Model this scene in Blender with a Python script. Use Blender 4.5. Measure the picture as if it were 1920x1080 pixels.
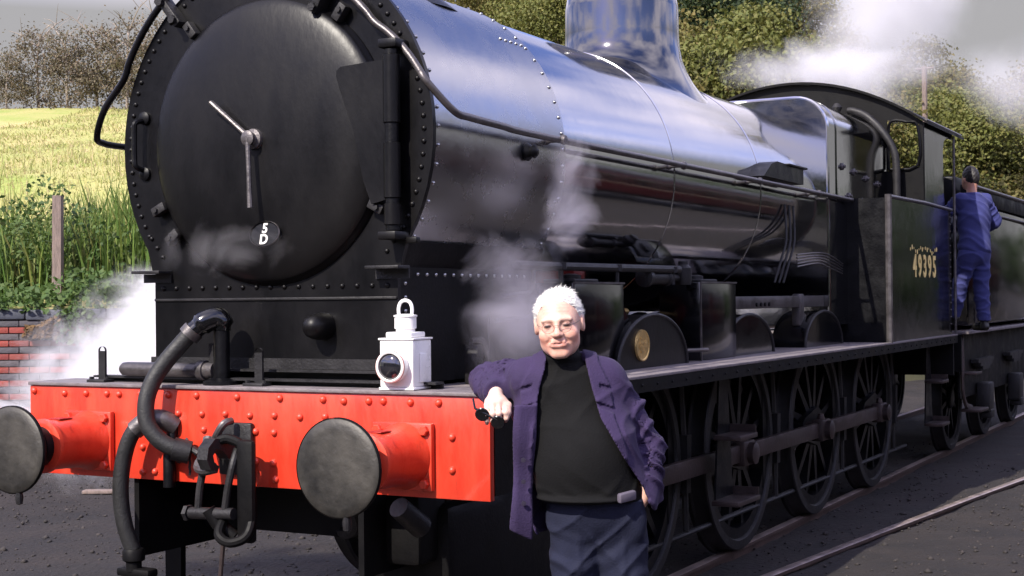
import bpy, bmesh, math, random
import numpy as np
from mathutils import Vector, Matrix
random.seed(7); rng = np.random.default_rng(7)
R = math.radians; PI = math.pi
SC = bpy.context.scene; COL = SC.collection
for o in list(bpy.data.objects): bpy.data.objects.remove(o)

# ---------------------------------------------------------------- camera
cam_d = bpy.data.cameras.new('camera'); cam = bpy.data.objects.new('camera', cam_d); COL.objects.link(cam)
cam_d.sensor_width = 36; cam_d.lens = 2715.67 / 1920 * 36; cam_d.clip_start = .05; cam_d.clip_end = 3000
CPOS = Vector((4.0622, -5.0258, 1.6919))
CR = Vector((.88114, .47274, -.01029)); CU = Vector((.01228, -.00112, .99992)); CD = Vector((-.4727, .8812, .00679))
cam.matrix_world = Matrix(((CR.x, CU.x, -CD.x, CPOS.x), (CR.y, CU.y, -CD.y, CPOS.y), (CR.z, CU.z, -CD.z, CPOS.z), (0, 0, 0, 1)))
SC.camera = cam
# ---------------------------------------------------------------- sky, sun, exposure
SUN_AZ = Vector((-.16, -1.0)).normalized(); SUN_EL = R(41)
SUN = Vector((SUN_AZ.x * math.cos(SUN_EL), SUN_AZ.y * math.cos(SUN_EL), math.sin(SUN_EL)))
world = bpy.data.worlds.new('World'); SC.world = world; world.use_nodes = True
wt = world.node_tree; wn = wt.nodes; wl = wt.links; wn.clear()
def wnode(t, **k):
    n = wn.new(t)
    for a, b in k.items(): setattr(n, a, b)
    return n
wout = wnode('ShaderNodeOutputWorld'); wbg = wnode('ShaderNodeBackground'); wbg.inputs['Strength'].default_value = .09
sky = wnode('ShaderNodeTexSky', sky_type='NISHITA'); sky.sun_disc = False; sky.sun_elevation = SUN_EL
sky.sun_rotation = math.atan2(SUN_AZ.x, SUN_AZ.y); sky.air_density = 1.0; sky.dust_density = .6; sky.ozone_density = 2.0
wtc = wnode('ShaderNodeTexCoord'); wsep = wnode('ShaderNodeSeparateXYZ'); wl.new(wtc.outputs['Generated'], wsep.inputs[0])
wmx = wnode('ShaderNodeMath', operation='MAXIMUM'); wl.new(wsep.outputs['Z'], wmx.inputs[0]); wmx.inputs[1].default_value = 0
wad = wnode('ShaderNodeMath', operation='ADD'); wl.new(wmx.outputs[0], wad.inputs[0]); wad.inputs[1].default_value = .13
wcb = wnode('ShaderNodeCombineXYZ')
for k, c in ((0, 'X'), (1, 'Y')):
    dv = wnode('ShaderNodeMath', operation='DIVIDE'); wl.new(wsep.outputs[c], dv.inputs[0]); wl.new(wad.outputs[0], dv.inputs[1]); wl.new(dv.outputs[0], wcb.inputs[k])
wnz = wnode('ShaderNodeTexNoise'); wnz.inputs['Scale'].default_value = 1.25; wnz.inputs['Detail'].default_value = 4; wnz.inputs['Roughness'].default_value = .45
wmp = wnode('ShaderNodeMapping'); wmp.inputs['Location'].default_value = (.0, 3.2, 0); wl.new(wcb.outputs[0], wmp.inputs[0]); wl.new(wmp.outputs[0], wnz.inputs['Vector'])
wrp = wnode('ShaderNodeValToRGB'); wrp.color_ramp.elements[0].position = .40; wrp.color_ramp.elements[1].position = .62
wl.new(wnz.outputs['Fac'], wrp.inputs['Fac'])
whz = wnode('ShaderNodeMapRange'); whz.inputs['From Min'].default_value = .25; whz.inputs['From Max'].default_value = .19
wl.new(wsep.outputs['Z'], whz.inputs['Value'])
wsk = wnode('ShaderNodeMixRGB', blend_type='MULTIPLY'); wsk.inputs['Fac'].default_value = 1; wl.new(sky.outputs[0], wsk.inputs['Color1']); wsk.inputs['Color2'].default_value = (1.75, 1.55, 2.25, 1)
wcl = wnode('ShaderNodeMixRGB'); wl.new(wrp.outputs[0], wcl.inputs['Fac']); wl.new(wsk.outputs[0], wcl.inputs['Color1']); wcl.inputs['Color2'].default_value = (14.0, 13.0, 15.4, 1)
wmix = wnode('ShaderNodeMixRGB'); wl.new(whz.outputs[0], wmix.inputs['Fac']); wl.new(wcl.outputs[0], wmix.inputs['Color1'])
wmix.inputs['Color2'].default_value = (3.3, 3.25, 3.35, 1)
wl.new(wmix.outputs[0], wbg.inputs['Color']); wl.new(wbg.outputs[0], wout.inputs['Surface'])
sd = bpy.data.lights.new('sun', 'SUN'); sun = bpy.data.objects.new('sun', sd); COL.objects.link(sun)
sd.energy = 5.0; sd.angle = R(.6); sd.color = (1, .93, .82); sun.rotation_euler = SUN.to_track_quat('Z', 'Y').to_euler(); sun.location = (0, -20, 30)
vs = SC.view_settings; vs.view_transform = 'Standard'; vs.look = 'None'; vs.gamma = 1; vs.exposure = .56; vs.use_curve_mapping = False
cy = SC.cycles; cy.use_denoising = True; cy.max_bounces = 9; cy.diffuse_bounces = 3; cy.glossy_bounces = 4; cy.transmission_bounces = 4
cy.volume_bounces = 4; cy.transparent_max_bounces = 8; cy.volume_step_rate = 2.0; cy.volume_max_steps = 96; cy.sample_clamp_indirect = 6
cy.use_adaptive_sampling = True; cy.adaptive_threshold = .02

# ---------------------------------------------------------------- materials
MATS = {}
def mat(name, col, rough=.5, metal=0., ior=1.5, var=.25, vscale=6., bump=0., bscale=40., rvar=.1, col2=None, coat=0., trans=0., coords='Object', stretch=None, spec=.5):
    if name in MATS: return MATS[name]
    m = bpy.data.materials.new(name); m.use_nodes = True; nt = m.node_tree; N = nt.nodes; L = nt.links
    b = N['Principled BSDF']; b.inputs['Metallic'].default_value = metal; b.inputs['IOR'].default_value = ior
    b.inputs['Specular IOR Level'].default_value = spec
    if coat: b.inputs['Coat Weight'].default_value = coat; b.inputs['Coat Roughness'].default_value = .06
    if trans: b.inputs['Transmission Weight'].default_value = trans
    tc = N.new('ShaderNodeTexCoord'); mp = N.new('ShaderNodeMapping'); L.new(tc.outputs[coords], mp.inputs[0])
    if stretch: mp.inputs['Scale'].default_value = stretch
    nz = N.new('ShaderNodeTexNoise'); nz.inputs['Scale'].default_value = vscale; nz.inputs['Detail'].default_value = 8; nz.inputs['Roughness'].default_value = .62
    L.new(mp.outputs[0], nz.inputs['Vector'])
    rp = N.new('ShaderNodeValToRGB'); e = rp.color_ramp.elements; e[0].position = .3; e[1].position = .7
    c2 = col2 if col2 else tuple(min(1, c * (1 + var)) for c in col); c1 = tuple(c * (1 - var) for c in col) if not col2 else col
    e[0].color = (*c1, 1); e[1].color = (*c2, 1)
    L.new(nz.outputs['Fac'], rp.inputs['Fac']); L.new(rp.outputs['Color'], b.inputs['Base Color'])
    mr = N.new('ShaderNodeMapRange'); mr.inputs['From Min'].default_value = .3; mr.inputs['From Max'].default_value = .7
    mr.inputs['To Min'].default_value = max(.02, rough - rvar); mr.inputs['To Max'].default_value = min(1, rough + rvar)
    L.new(nz.outputs['Fac'], mr.inputs['Value']); L.new(mr.outputs[0], b.inputs['Roughness'])
    if bump:
        n2 = N.new('ShaderNodeTexNoise'); n2.inputs['Scale'].default_value = bscale; n2.inputs['Detail'].default_value = 6; L.new(mp.outputs[0], n2.inputs['Vector'])
        bp = N.new('ShaderNodeBump'); bp.inputs['Strength'].default_value = 1; bp.inputs['Distance'].default_value = bump
        L.new(n2.outputs['Fac'], bp.inputs['Height']); L.new(bp.outputs[0], b.inputs['Normal'])
    MATS[name] = m; return m
M_GLOSS = mat('polished_black_paint', (.003, .003, .004), .09, ior=5.4, rvar=.05, vscale=2.6, bump=.0012, bscale=3.5)
M_SATIN = mat('satin_smokebox_paint', (.004, .004, .005), .27, ior=4.8, rvar=.07, vscale=3.0, bump=.0015, bscale=9)
M_DOME = mat('dome_black_paint', (.003, .003, .004), .07, ior=2.3, rvar=.03, vscale=2.2, bump=.0012, bscale=5)
M_PANEL = mat('panel_black_paint', (.003, .003, .004), .13, ior=1.6, rvar=.06, vscale=2.8, bump=.0018, bscale=5)
M_BLACK = mat('black_paint', (.003, .003, .004), .4, ior=1.5, rvar=.14, vscale=7, bump=.0012, bscale=55, spec=.22)
M_SOOT = mat('sooty_black', (.003, .003, .0035), .55, ior=1.4, rvar=.2, col2=(.005, .0045, .0047), vscale=5, bump=.001, bscale=70, spec=.22)
M_SBOX = mat('smokebox_black', (.0015, .0015, .002), .40, ior=1.45, rvar=.12, col2=(.0045, .0038, .004), vscale=2.6, bump=.0009, bscale=40, stretch=(1, 1, .5), spec=.32)
M_RED = mat('buffer_beam_red', (.54, .022, .010), .38, ior=1.5, col2=(.66, .062, .026), vscale=2.6, stretch=(3.2, 3.2, .8), rvar=.12, coat=.25, bump=.0015, bscale=22)
def add_grime(m, col, scale, stretch, lo=.60, hi=.74, amt=.7):
    N = m.node_tree.nodes; L = m.node_tree.links; b = N['Principled BSDF']; src = b.inputs['Base Color'].links[0].from_socket
    tc = N.new('ShaderNodeTexCoord'); mp = N.new('ShaderNodeMapping'); mp.inputs['Scale'].default_value = stretch; L.new(tc.outputs['Object'], mp.inputs[0]); nz = N.new('ShaderNodeTexNoise'); nz.inputs['Scale'].default_value = scale; nz.inputs['Detail'].default_value = 10; nz.inputs['Roughness'].default_value = .7; L.new(mp.outputs[0], nz.inputs['Vector'])
    mr = N.new('ShaderNodeMapRange'); mr.inputs['From Min'].default_value = lo; mr.inputs['From Max'].default_value = hi; mr.inputs['To Max'].default_value = amt; L.new(nz.outputs['Fac'], mr.inputs['Value'])
    mx = N.new('ShaderNodeMixRGB'); mx.inputs['Color2'].default_value = (*col, 1); L.new(mr.outputs[0], mx.inputs['Fac']); L.new(src, mx.inputs['Color1']); L.new(mx.outputs[0], b.inputs['Base Color'])
add_grime(M_RED, (.16, .012, .009), 3.1, (4, 4, .9)); add_grime(M_RED, (.05, .02, .016), 16, (1, 1, .5), .66, .78, .6)
M_REDDARK = mat('dark_red_paint', (.30, .012, .008), .45)
M_STEEL = mat('worn_steel', (.11, .10, .10), .42, metal=.65, var=.45, vscale=9, bump=.002, bscale=60)
M_IRON = mat('grey_iron', (.013, .012, .013), .55, metal=.2, var=.5, vscale=12, bump=.002, bscale=80)
M_BUFF = mat('buffer_face_steel', (.016, .0155, .015), .5, metal=.3, col2=(.085, .078, .066), vscale=4.5, bump=.003, bscale=30)
M_RUBBER = mat('rubber_hose', (.011, .011, .0115), .6, var=.3, vscale=20, bump=.002, bscale=90)
M_ROD = mat('oily_rod_steel', (.055, .040, .038), .5, metal=.5, var=.4, vscale=8, bump=.002, bscale=50)
M_BRASS = mat('brass', (.75, .52, .2), .38, metal=.85, var=.25, vscale=30, bump=.003, bscale=90)
M_GOLD = mat('gold_transfer', (.95, .70, .26), .4, metal=.0, var=.1)
M_WHITE = mat('lamp_white_enamel', (.86, .84, .82), .3, var=.05, vscale=8, coat=.3, bump=.001, bscale=25)
M_OFFW = mat('cast_white', (.75, .73, .68), .45, var=.1)
M_GLASS = mat('dark_lens_glass', (.01, .01, .014), .04, ior=2.0, rvar=.01)
M_PLATE = mat('footplate_steel', (.11, .095, .10), .6, metal=.1, col2=(.22, .19, .195), vscale=9, bump=.003, bscale=60)
M_RAIL = mat('rusty_rail', (.11, .075, .065), .5, metal=.5, var=.4, vscale=14, bump=.003, bscale=60)
M_RAILTOP = mat('polished_rail_top', (.42, .34, .31), .4, metal=.7, var=.3, vscale=10)
M_CINDER = mat('cinder_ground', (.006, .0046, .0044), .92, col2=(.023, .017, .0155), vscale=1.9, bump=.02, bscale=26)
add_grime(M_CINDER, (.006, .005, .0055), .9, (1, 1, 1), .52, .66, .85); add_grime(M_CINDER, (.075, .062, .058), 7, (1, 1, 1), .66, .76, .5)
M_STONE = mat('ballast_stone', (.010, .009, .009), .9, col2=(.06, .05, .047), vscale=9)
M_COAL = mat('coal', (.007, .007, .008), .35, ior=1.7, rvar=.2)
M_BARK = mat('bark', (.10, .075, .055), .9, var=.4, vscale=9, bump=.01, bscale=30)
M_POST = mat('weathered_post', (.20, .15, .13), .85, var=.35, vscale=10, stretch=(4, 4, .6), bump=.006, bscale=30)
M_MORTAR = mat('mortar', (.09, .08, .085), .95, var=.3, vscale=8, bump=.004, bscale=40)
M_COPING = mat('blue_brick_coping', (.055, .06, .08), .6, var=.35, vscale=6, bump=.004, bscale=30)

def rand_mat(name, cols, rough=.8, trans=0., bump=0., vscale=8.):
    """colour picked per object / per loose piece"""
    m = bpy.data.materials.new(name); m.use_nodes = True; nt = m.node_tree; N = nt.nodes; L = nt.links
    b = N['Principled BSDF']; b.inputs['Roughness'].default_value = rough
    g = N.new('ShaderNodeNewGeometry'); oi = N.new('ShaderNodeObjectInfo')
    ad = N.new('ShaderNodeMath'); ad.operation = 'ADD'; L.new(g.outputs['Random Per Island'], ad.inputs[0]); L.new(oi.outputs['Random'], ad.inputs[1])
    fr = N.new('ShaderNodeMath'); fr.operation = 'FRACT'; L.new(ad.outputs[0], fr.inputs[0])
    rp = N.new('ShaderNodeValToRGB'); el = rp.color_ramp.elements
    while len(el) < len(cols): el.new(.5)
    for i, c in enumerate(cols): el[i].position = i / (len(cols) - 1); el[i].color = (*c, 1)
    L.new(fr.outputs[0], rp.inputs['Fac'])
    tc = N.new('ShaderNodeTexCoord'); nz = N.new('ShaderNodeTexNoise'); nz.inputs['Scale'].default_value = vscale; nz.inputs['Detail'].default_value = 5; L.new(tc.outputs['Object'], nz.inputs['Vector'])
    mr = N.new('ShaderNodeMapRange'); mr.inputs['To Min'].default_value = .6; mr.inputs['To Max'].default_value = 1.4; L.new(nz.outputs['Fac'], mr.inputs['Value'])
    mu = N.new('ShaderNodeMixRGB'); mu.blend_type = 'MULTIPLY'; mu.inputs['Fac'].default_value = 1; L.new(rp.outputs[0], mu.inputs[1]); L.new(mr.outputs[0], mu.inputs[2])
    L.new(mu.outputs[0], b.inputs['Base Color'])
    if bump:
        n2 = N.new('ShaderNodeTexNoise'); n2.inputs['Scale'].default_value = 45; L.new(tc.outputs['Object'], n2.inputs['Vector'])
        bp = N.new('ShaderNodeBump'); bp.inputs['Distance'].default_value = bump; L.new(n2.outputs['Fac'], bp.inputs['Height']); L.new(bp.outputs[0], b.inputs['Normal'])
    if trans:
        out = N['Material Output']; tl = N.new('ShaderNodeBsdfTranslucent'); L.new(mu.outputs[0], tl.inputs['Color'])
        mx = N.new('ShaderNodeMixShader'); mx.inputs[0].default_value = trans; L.new(b.outputs[0], mx.inputs[1]); L.new(tl.outputs[0], mx.inputs[2]); L.new(mx.outputs[0], out.inputs['Surface'])
    return m
M_BRICKRED = rand_mat('red_brick', [(.22, .045, .035), (.30, .06, .045), (.19, .04, .038), (.27, .075, .055)], .85, bump=.004)
M_BRICKBLUE = rand_mat('blue_brick', [(.075, .066, .08), (.10, .085, .09), (.06, .058, .07), (.12, .095, .10)], .8, bump=.004)
M_LEAF_A = rand_mat('leaf_olive_gold', [(.12, .115, .028), (.17, .15, .040), (.13, .125, .03), (.20, .155, .048), (.09, .095, .024)], .7, .3)
M_LEAF_B = rand_mat('leaf_dark_green', [(.022, .042, .014), (.035, .06, .018), (.028, .05, .016), (.045, .068, .02)], .7, .25)
M_LEAF_C = rand_mat('leaf_yellow_green', [(.12, .135, .028), (.15, .16, .035), (.10, .12, .025), (.18, .17, .042), (.13, .13, .03)], .7, .3)
M_LEAF_D = rand_mat('leaf_autumn_brown', [(.16, .12, .08), (.13, .115, .07), (.20, .145, .10), (.11, .10, .06), (.17, .15, .095)], .75, .25)
M_LEAF_H = rand_mat('leaf_fresh_green', [(.05, .10, .02), (.08, .14, .03), (.06, .115, .025), (.10, .15, .035)], .7, .35)
M_LEAF_BR = rand_mat('leaf_dead_brown', [(.16, .09, .035), (.22, .13, .05), (.12, .07, .03)], .8, .2)
M_GRASSB = rand_mat('grass_blades', [(.37, .40, .12), (.48, .43, .19), (.29, .36, .10), (.52, .42, .24), (.40, .42, .15)], .75, .35)
M_REED = rand_mat('reed_blades', [(.08, .16, .028), (.12, .20, .035), (.18, .23, .045), (.10, .17, .03), (.26, .25, .07)], .7, .35)
M_FIELD = mat('sunlit_turf', (.25, .31, .065), .95, col2=(.47, .38, .17), vscale=.45, bump=.02, bscale=8)
M_HILL = mat('scrub_soil', (.022, .024, .010), .95, col2=(.045, .042, .016), vscale=.5)

# ---------------------------------------------------------------- mesh helpers
class MB:
    def __init__(s): s.v = []; s.f = []
    def add(s, vs, fs):
        n = len(s.v); s.v += [tuple(v) for v in vs]; s.f += [tuple(i + n for i in f) for f in fs]; return s
    def box(s, x0, x1, y0, y1, z0, z1, bev=0.):
        if bev:
            bm = bmesh.new(); bmesh.ops.create_cube(bm, size=1)
            for v in bm.verts: v.co = Vector(((x0 + x1) / 2 + v.co.x * (x1 - x0), (y0 + y1) / 2 + v.co.y * (y1 - y0), (z0 + z1) / 2 + v.co.z * (z1 - z0)))
            bmesh.ops.bevel(bm, geom=bm.edges[:], offset=bev, segments=2, affect='EDGES', profile=.5)
            bm.verts.index_update(); s.add([v.co for v in bm.verts], [[v.index for v in f.verts] for f in bm.faces]); bm.free(); return s
        return s.add([(x, y, z) for x in (x0, x1) for y in (y0, y1) for z in (z0, z1)], [(0, 1, 3, 2), (4, 6, 7, 5), (0, 4, 5, 1), (2, 3, 7, 6), (0, 2, 6, 4), (1, 5, 7, 3)])
    def prism(s, poly, ax, a, b):
        n = len(poly)
        def P(p, t): return {'x': (t, p[0], p[1]), 'y': (p[0], t, p[1]), 'z': (p[0], p[1], t)}[ax]
        return s.add([P(p, a) for p in poly] + [P(p, b) for p in poly], [tuple(range(n))[::-1], tuple(range(n, 2 * n))] + [(i, (i + 1) % n, n + (i + 1) % n, n + i) for i in range(n)])
    def tube(s, pts, r, n=10, caps=True, sq=1.):
        pts = [Vector(p) for p in pts]; m = len(pts); rs = r if isinstance(r, (list, tuple)) else [r] * m
        prev = None; vs = []
        for i, p in enumerate(pts):
            t = (pts[min(i + 1, m - 1)] - pts[max(i - 1, 0)]).normalized()
            if prev is None:
                a = Vector((0, 0, 1)) if abs(t.z) < .9 else Vector((1, 0, 0)); u = t.cross(a).normalized()
            else: u = (prev - t * prev.dot(t)).normalized()
            prev = u; w = t.cross(u)
            for k in range(n):
                q = 2 * PI * k / n; vs.append(p + (u * math.cos(q) + w * math.sin(q) * sq) * rs[i])
        fs = [(i * n + k, i * n + (k + 1) % n, (i + 1) * n + (k + 1) % n, (i + 1) * n + k) for i in range(m - 1) for k in range(n)]
        if caps: fs += [tuple(range(n))[::-1], tuple(range((m - 1) * n, m * n))]
        return s.add(vs, fs)
    def lathe(s, prof, o, ax='z', n=32, a0=0, a1=2 * PI, ring=False):
        if ring: prof = list(prof) + [prof[0]]
        full = abs(a1 - a0 - 2 * PI) < 1e-6; m = n if full else n + 1; vs = []
        for r, h in prof:
            for k in range(m):
                q = a0 + (a1 - a0) * k / n; c, d = r * math.cos(q), r * math.sin(q)
                e = {'z': (c, d, h), 'y': (c, h, d), 'x': (h, c, d)}[ax]; vs.append((o[0] + e[0], o[1] + e[1], o[2] + e[2]))
        fs = []
        for i in range(len(prof) - 1):
            for k in range(n):
                k2 = (k + 1) % m; fs.append((i * m + k, i * m + k2, (i + 1) * m + k2, (i + 1) * m + k))
        if full and not ring:
            if prof[0][0] > 1e-6: fs.append(tuple(range(m))[::-1])
            if prof[-1][0] > 1e-6: fs.append(tuple(range((len(prof) - 1) * m, len(prof) * m)))
        return s.add(vs, fs)
    def mesh(s, name, ang=35):
        me = bpy.data.meshes.new(name); me.from_pydata(s.v, [], s.f)
        bm = bmesh.new(); bm.from_mesh(me); bmesh.ops.remove_doubles(bm, verts=bm.verts, dist=1e-5); bmesh.ops.recalc_face_normals(bm, faces=bm.faces); bm.to_mesh(me); bm.free()
        me.polygons.foreach_set('use_smooth', [True] * len(me.polygons)); me.set_sharp_from_angle(angle=R(ang)); me.update(); return me
def link(name, me, m, parent=None, loc=None, rot=None):
    o = bpy.data.objects.new(name, me); COL.objects.link(o)
    if me is not None and m is not None and len(me.materials) == 0: me.materials.append(m)
    if parent: o.parent = parent
    if loc: o.location = loc
    if rot: o.rotation_euler = rot
    return o
def part(name, mb, m, parent, ang=35, label=None, loc=None, rot=None):
    o = link(name, mb.mesh(name, ang), m, parent, loc, rot)
    if label: o['label'] = label
    return o
def thing(name, label, cat, loc=(0, 0, 0), rz=0, group=None):
    o = bpy.data.objects.new(name, None); COL.objects.link(o); o.location = loc; o.rotation_euler = (0, 0, rz); o['label'] = label; o['category'] = cat
    if group: o['group'] = group
    return o
def tag(o, label, cat=None, group=None, kind=None):
    o['label'] = label
    if cat: o['category'] = cat
    if group: o['group'] = group
    if kind: o['kind'] = kind
    return o
def smooth_path(pts, k=6):
    P = [Vector(p) for p in pts]; out = []
    for i in range(len(P) - 1):
        a, b, c, d = P[max(i - 1, 0)], P[i], P[i + 1], P[min(i + 2, len(P) - 1)]
        for j in range(k):
            t = j / k; out.append(.5 * ((2 * b) + (c - a) * t + (2 * a - 5 * b + 4 * c - d) * t * t + (3 * b - a - 3 * c + d) * t ** 3))
    out.append(P[-1]); return out
def text_mesh(s, size, depth, bev=0.):
    c = bpy.data.curves.new('t', 'FONT'); c.body = s; c.size = size; c.extrude = depth; c.align_x = 'CENTER'; c.align_y = 'CENTER'; c.bevel_depth = bev; c.resolution_u = 4; c.offset = size * .026
    o = bpy.data.objects.new('t', c); COL.objects.link(o); bpy.context.view_layer.update()
    me = bpy.data.meshes.new_from_object(o.evaluated_get(bpy.context.evaluated_depsgraph_get())); bpy.data.objects.remove(o); bpy.data.curves.remove(c); return me
# ================================================================ the setting
RH = Vector((.8812, .4727, 0)); DH = Vector((-.4727, .8812, 0)); OH = Vector((CPOS.x, CPOS.y, 0))
def site(l, t, z=0.): return OH + RH * l + DH * t + Vector((0, 0, z))      # site axes: along the retaining wall / away from the yard
YAW = math.atan2(RH.y, RH.x)
def ss(a, b, x): x = np.clip((np.asarray(x, float) - a) / (b - a), 0, 1); return x * x * (3 - 2 * x)
def np_mesh(name, V, F, smooth=False):
    V = np.asarray(V, np.float32); F = np.asarray(F, np.int32); k = F.shape[1]
    me = bpy.data.meshes.new(name); me.vertices.add(len(V)); me.vertices.foreach_set('co', V.ravel())
    me.loops.add(F.size); me.loops.foreach_set('vertex_index', F.ravel()); me.polygons.add(len(F))
    me.polygons.foreach_set('loop_start', np.arange(0, F.size, k, dtype=np.int32)); me.polygons.foreach_set('loop_total', np.full(len(F), k, np.int32))
    if smooth: me.polygons.foreach_set('use_smooth', [True] * len(F))
    me.update(calc_edges=True); return me
def wave(x, y, s=0.):
    return (np.sin(x * 1.3 + s) * np.cos(y * 1.1 - s * .7) + .5 * np.sin(2.9 * x - 1.7 * y + 2 * s) + .3 * np.cos(5.3 * y + 2.1 * x + s)) / 1.8
GZ = -.07
def terrain_h(l, t):
    l = np.asarray(l, float); t = np.asarray(t, float)
    s = ss(-2, 4, l); t0 = 16.12 + 11 * ss(-1.5, 5, l); a = t - t0
    hl = np.interp(a, [0, 3, 9, 29, 40, 100], [1.62, 2.0, 3.85, 7.7, 8.5, 9]); hr = np.interp(a, [0, 2, 10, 25, 100], [0, .4, 3, 7.2, 9.5])
    h = hl * (1 - s) + hr * s + .10 * wave(l * .6, t * .5) * np.clip(a / 6, 0, 1)
    x = OH.x + l * RH.x + t * DH.x; k = ss(1.0, -5.0, x) if False else 1 - ss(-6.0, -.5, x); h = h * k + (GZ - .3) * (1 - k)
    return np.where(a < 0, GZ - .25, h)
# ground: one cinder sheet to the horizon, finer near the engine
xs = np.concatenate([-np.geomspace(900, 22, 16), np.linspace(-20, 14, 171), np.geomspace(16, 900, 16)]); ysg = np.concatenate([-np.geomspace(900, 12, 16), np.linspace(-10, 26, 181), np.geomspace(28, 900, 16)])
X, Y = np.meshgrid(xs, ysg, indexing='ij'); near = np.exp(-((X + 2) / 14) ** 4 - ((Y - 8) / 16) ** 4)
Zg = GZ + near * (.014 * wave(X * 2.1, Y * 1.7) + .008 * wave(X * 6, Y * 7, 1.) + rng.normal(0, .0035, X.shape))
V = np.stack([X, Y, Zg], -1).reshape(-1, 3); nx, ny = X.shape; I = np.arange(nx * ny).reshape(nx, ny)
F = np.stack([I[:-1, :-1], I[1:, :-1], I[1:, 1:], I[:-1, 1:]], -1).reshape(-1, 4)
g = link('ground', np_mesh('ground', V, F, True), M_CINDER); tag(g, 'dark cinder and ash yard surface under the engine', kind='structure')
# loose clinker
n = 15000; u = rng.random((n, 2)); L_ = -8 + 13 * u[:, 0]; T_ = 4.2 + 13 * u[:, 1] ** 1.3; sz = rng.gamma(2., .004, n) + .003
base = np.array([(1, 0, 0), (-1, 0, 0), (0, 1, 0), (0, -1, 0), (0, 0, .7), (0, 0, -.7)], float); bf = np.array([(0, 2, 4), (2, 1, 4), (1, 3, 4), (3, 0, 4), (2, 0, 5), (1, 2, 5), (3, 1, 5), (0, 3, 5)])
P = np.array([OH.x, OH.y]) + L_[:, None] * np.array([RH.x, RH.y]) + T_[:, None] * np.array([DH.x, DH.y])
ang = rng.random(n) * 2 * PI; jit = rng.uniform(.55, 1.35, (n, 6, 3)); VV = base[None] * jit * sz[:, None, None]
c, s_ = np.cos(ang)[:, None], np.sin(ang)[:, None]
VV = np.stack([VV[..., 0] * c - VV[..., 1] * s_, VV[..., 0] * s_ + VV[..., 1] * c, VV[..., 2]], -1) + np.concatenate([P, np.full((n, 1), GZ) + .004], 1)[:, None, :]
g = link('clinker_gravel', np_mesh('clinker_gravel', VV.reshape(-1, 3), (bf[None] + 6 * np.arange(n)[:, None, None]).reshape(-1, 3)), M_STONE)
tag(g, 'loose clinker and small stones scattered over the yard', kind='stuff')
# hill
ls = np.concatenate([np.linspace(-90, -14, 12), np.linspace(-12.5, 30, 80), np.linspace(34, 140, 14)]); ts = np.concatenate([np.linspace(16.12, 60, 110), np.geomspace(63, 400, 16)])
Lg, Tg = np.meshgrid(ls, ts, indexing='ij'); Hh = terrain_h(Lg, Tg)
Pg = np.array(OH)[None, None] + Lg[..., None] * np.array(RH) + Tg[..., None] * np.array(DH); Pg[..., 2] = Hh
nx, ny = Lg.shape; I = np.arange(nx * ny).reshape(nx, ny); F = np.stack([I[:-1, :-1], I[1:, :-1], I[1:, 1:], I[:-1, 1:]], -1).reshape(-1, 4)
hm = np_mesh('hill', Pg.reshape(-1, 3), F, True); hm.materials.append(M_FIELD); hm.materials.append(M_HILL)
hm.polygons.foreach_set('material_index', (Lg[:-1, :-1].reshape(-1) > -.5).astype(np.int32)); g = link('hill', hm, None); tag(g, 'sunny grass hillside rising behind the brick wall and engine', kind='structure')
# tracks
def rail_obj(pts, name, parent):
    prof = [(-.065, -.13), (.065, -.13), (.065, -.115), (.012, -.10), (.012, -.035), (.034, -.026), (.034, -.004), (.026, 0), (-.026, 0), (-.034, -.004), (-.034, -.026), (-.012, -.035), (-.012, -.10), (-.065, -.115)]
    mb = MB(); P = [Vector(p) for p in pts]; k = len(prof); vs = []
    for i, p in enumerate(P):
        t = (P[min(i + 1, len(P) - 1)] - P[max(0, i - 1)]).normalized(); nrm = Vector((t.y, -t.x, 0))
        vs += [p + nrm * a + Vector((0, 0, b)) for a, b in prof]
    fs = [(i * k + j, i * k + (j + 1) % k, (i + 1) * k + (j + 1) % k, (i + 1) * k + j) for i in range(len(P) - 1) for j in range(k)] + [tuple(range(k)), tuple(range((len(P) - 1) * k, len(P) * k))]
    mb.add(vs, fs); me = mb.mesh(name, 40); me.materials.append(M_RAIL); me.materials.append(M_RAILTOP)
    for pl in me.polygons:
        if pl.normal.z > .6 and all(me.vertices[i].co.z > -.012 + P[0].z for i in pl.vertices): pl.material_index = 1
    return link(name, me, None, parent)
trk = thing('railway_track', 'running rails under the locomotive, sunk in cinders', None or 'track'); trk['kind'] = 'structure'
for s in (-1, 1): rail_obj([(s * .7525, y, 0) for y in (-14, 0, 20, 60)], 'rail', trk)
def side_x(y): return 1.05 + .1 * (y - 2) + .0022 * (y - 2) ** 2
trk2 = thing('siding_track', 'pale siding rail converging in the right foreground', 'track'); trk2['kind'] = 'structure'
for off in (0, 1.47): rail_obj([(side_x(y) + off, y, -.028) for y in np.linspace(-1.5 if off == 0 else -6, 60, 28)], 'rail', trk2)
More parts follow.
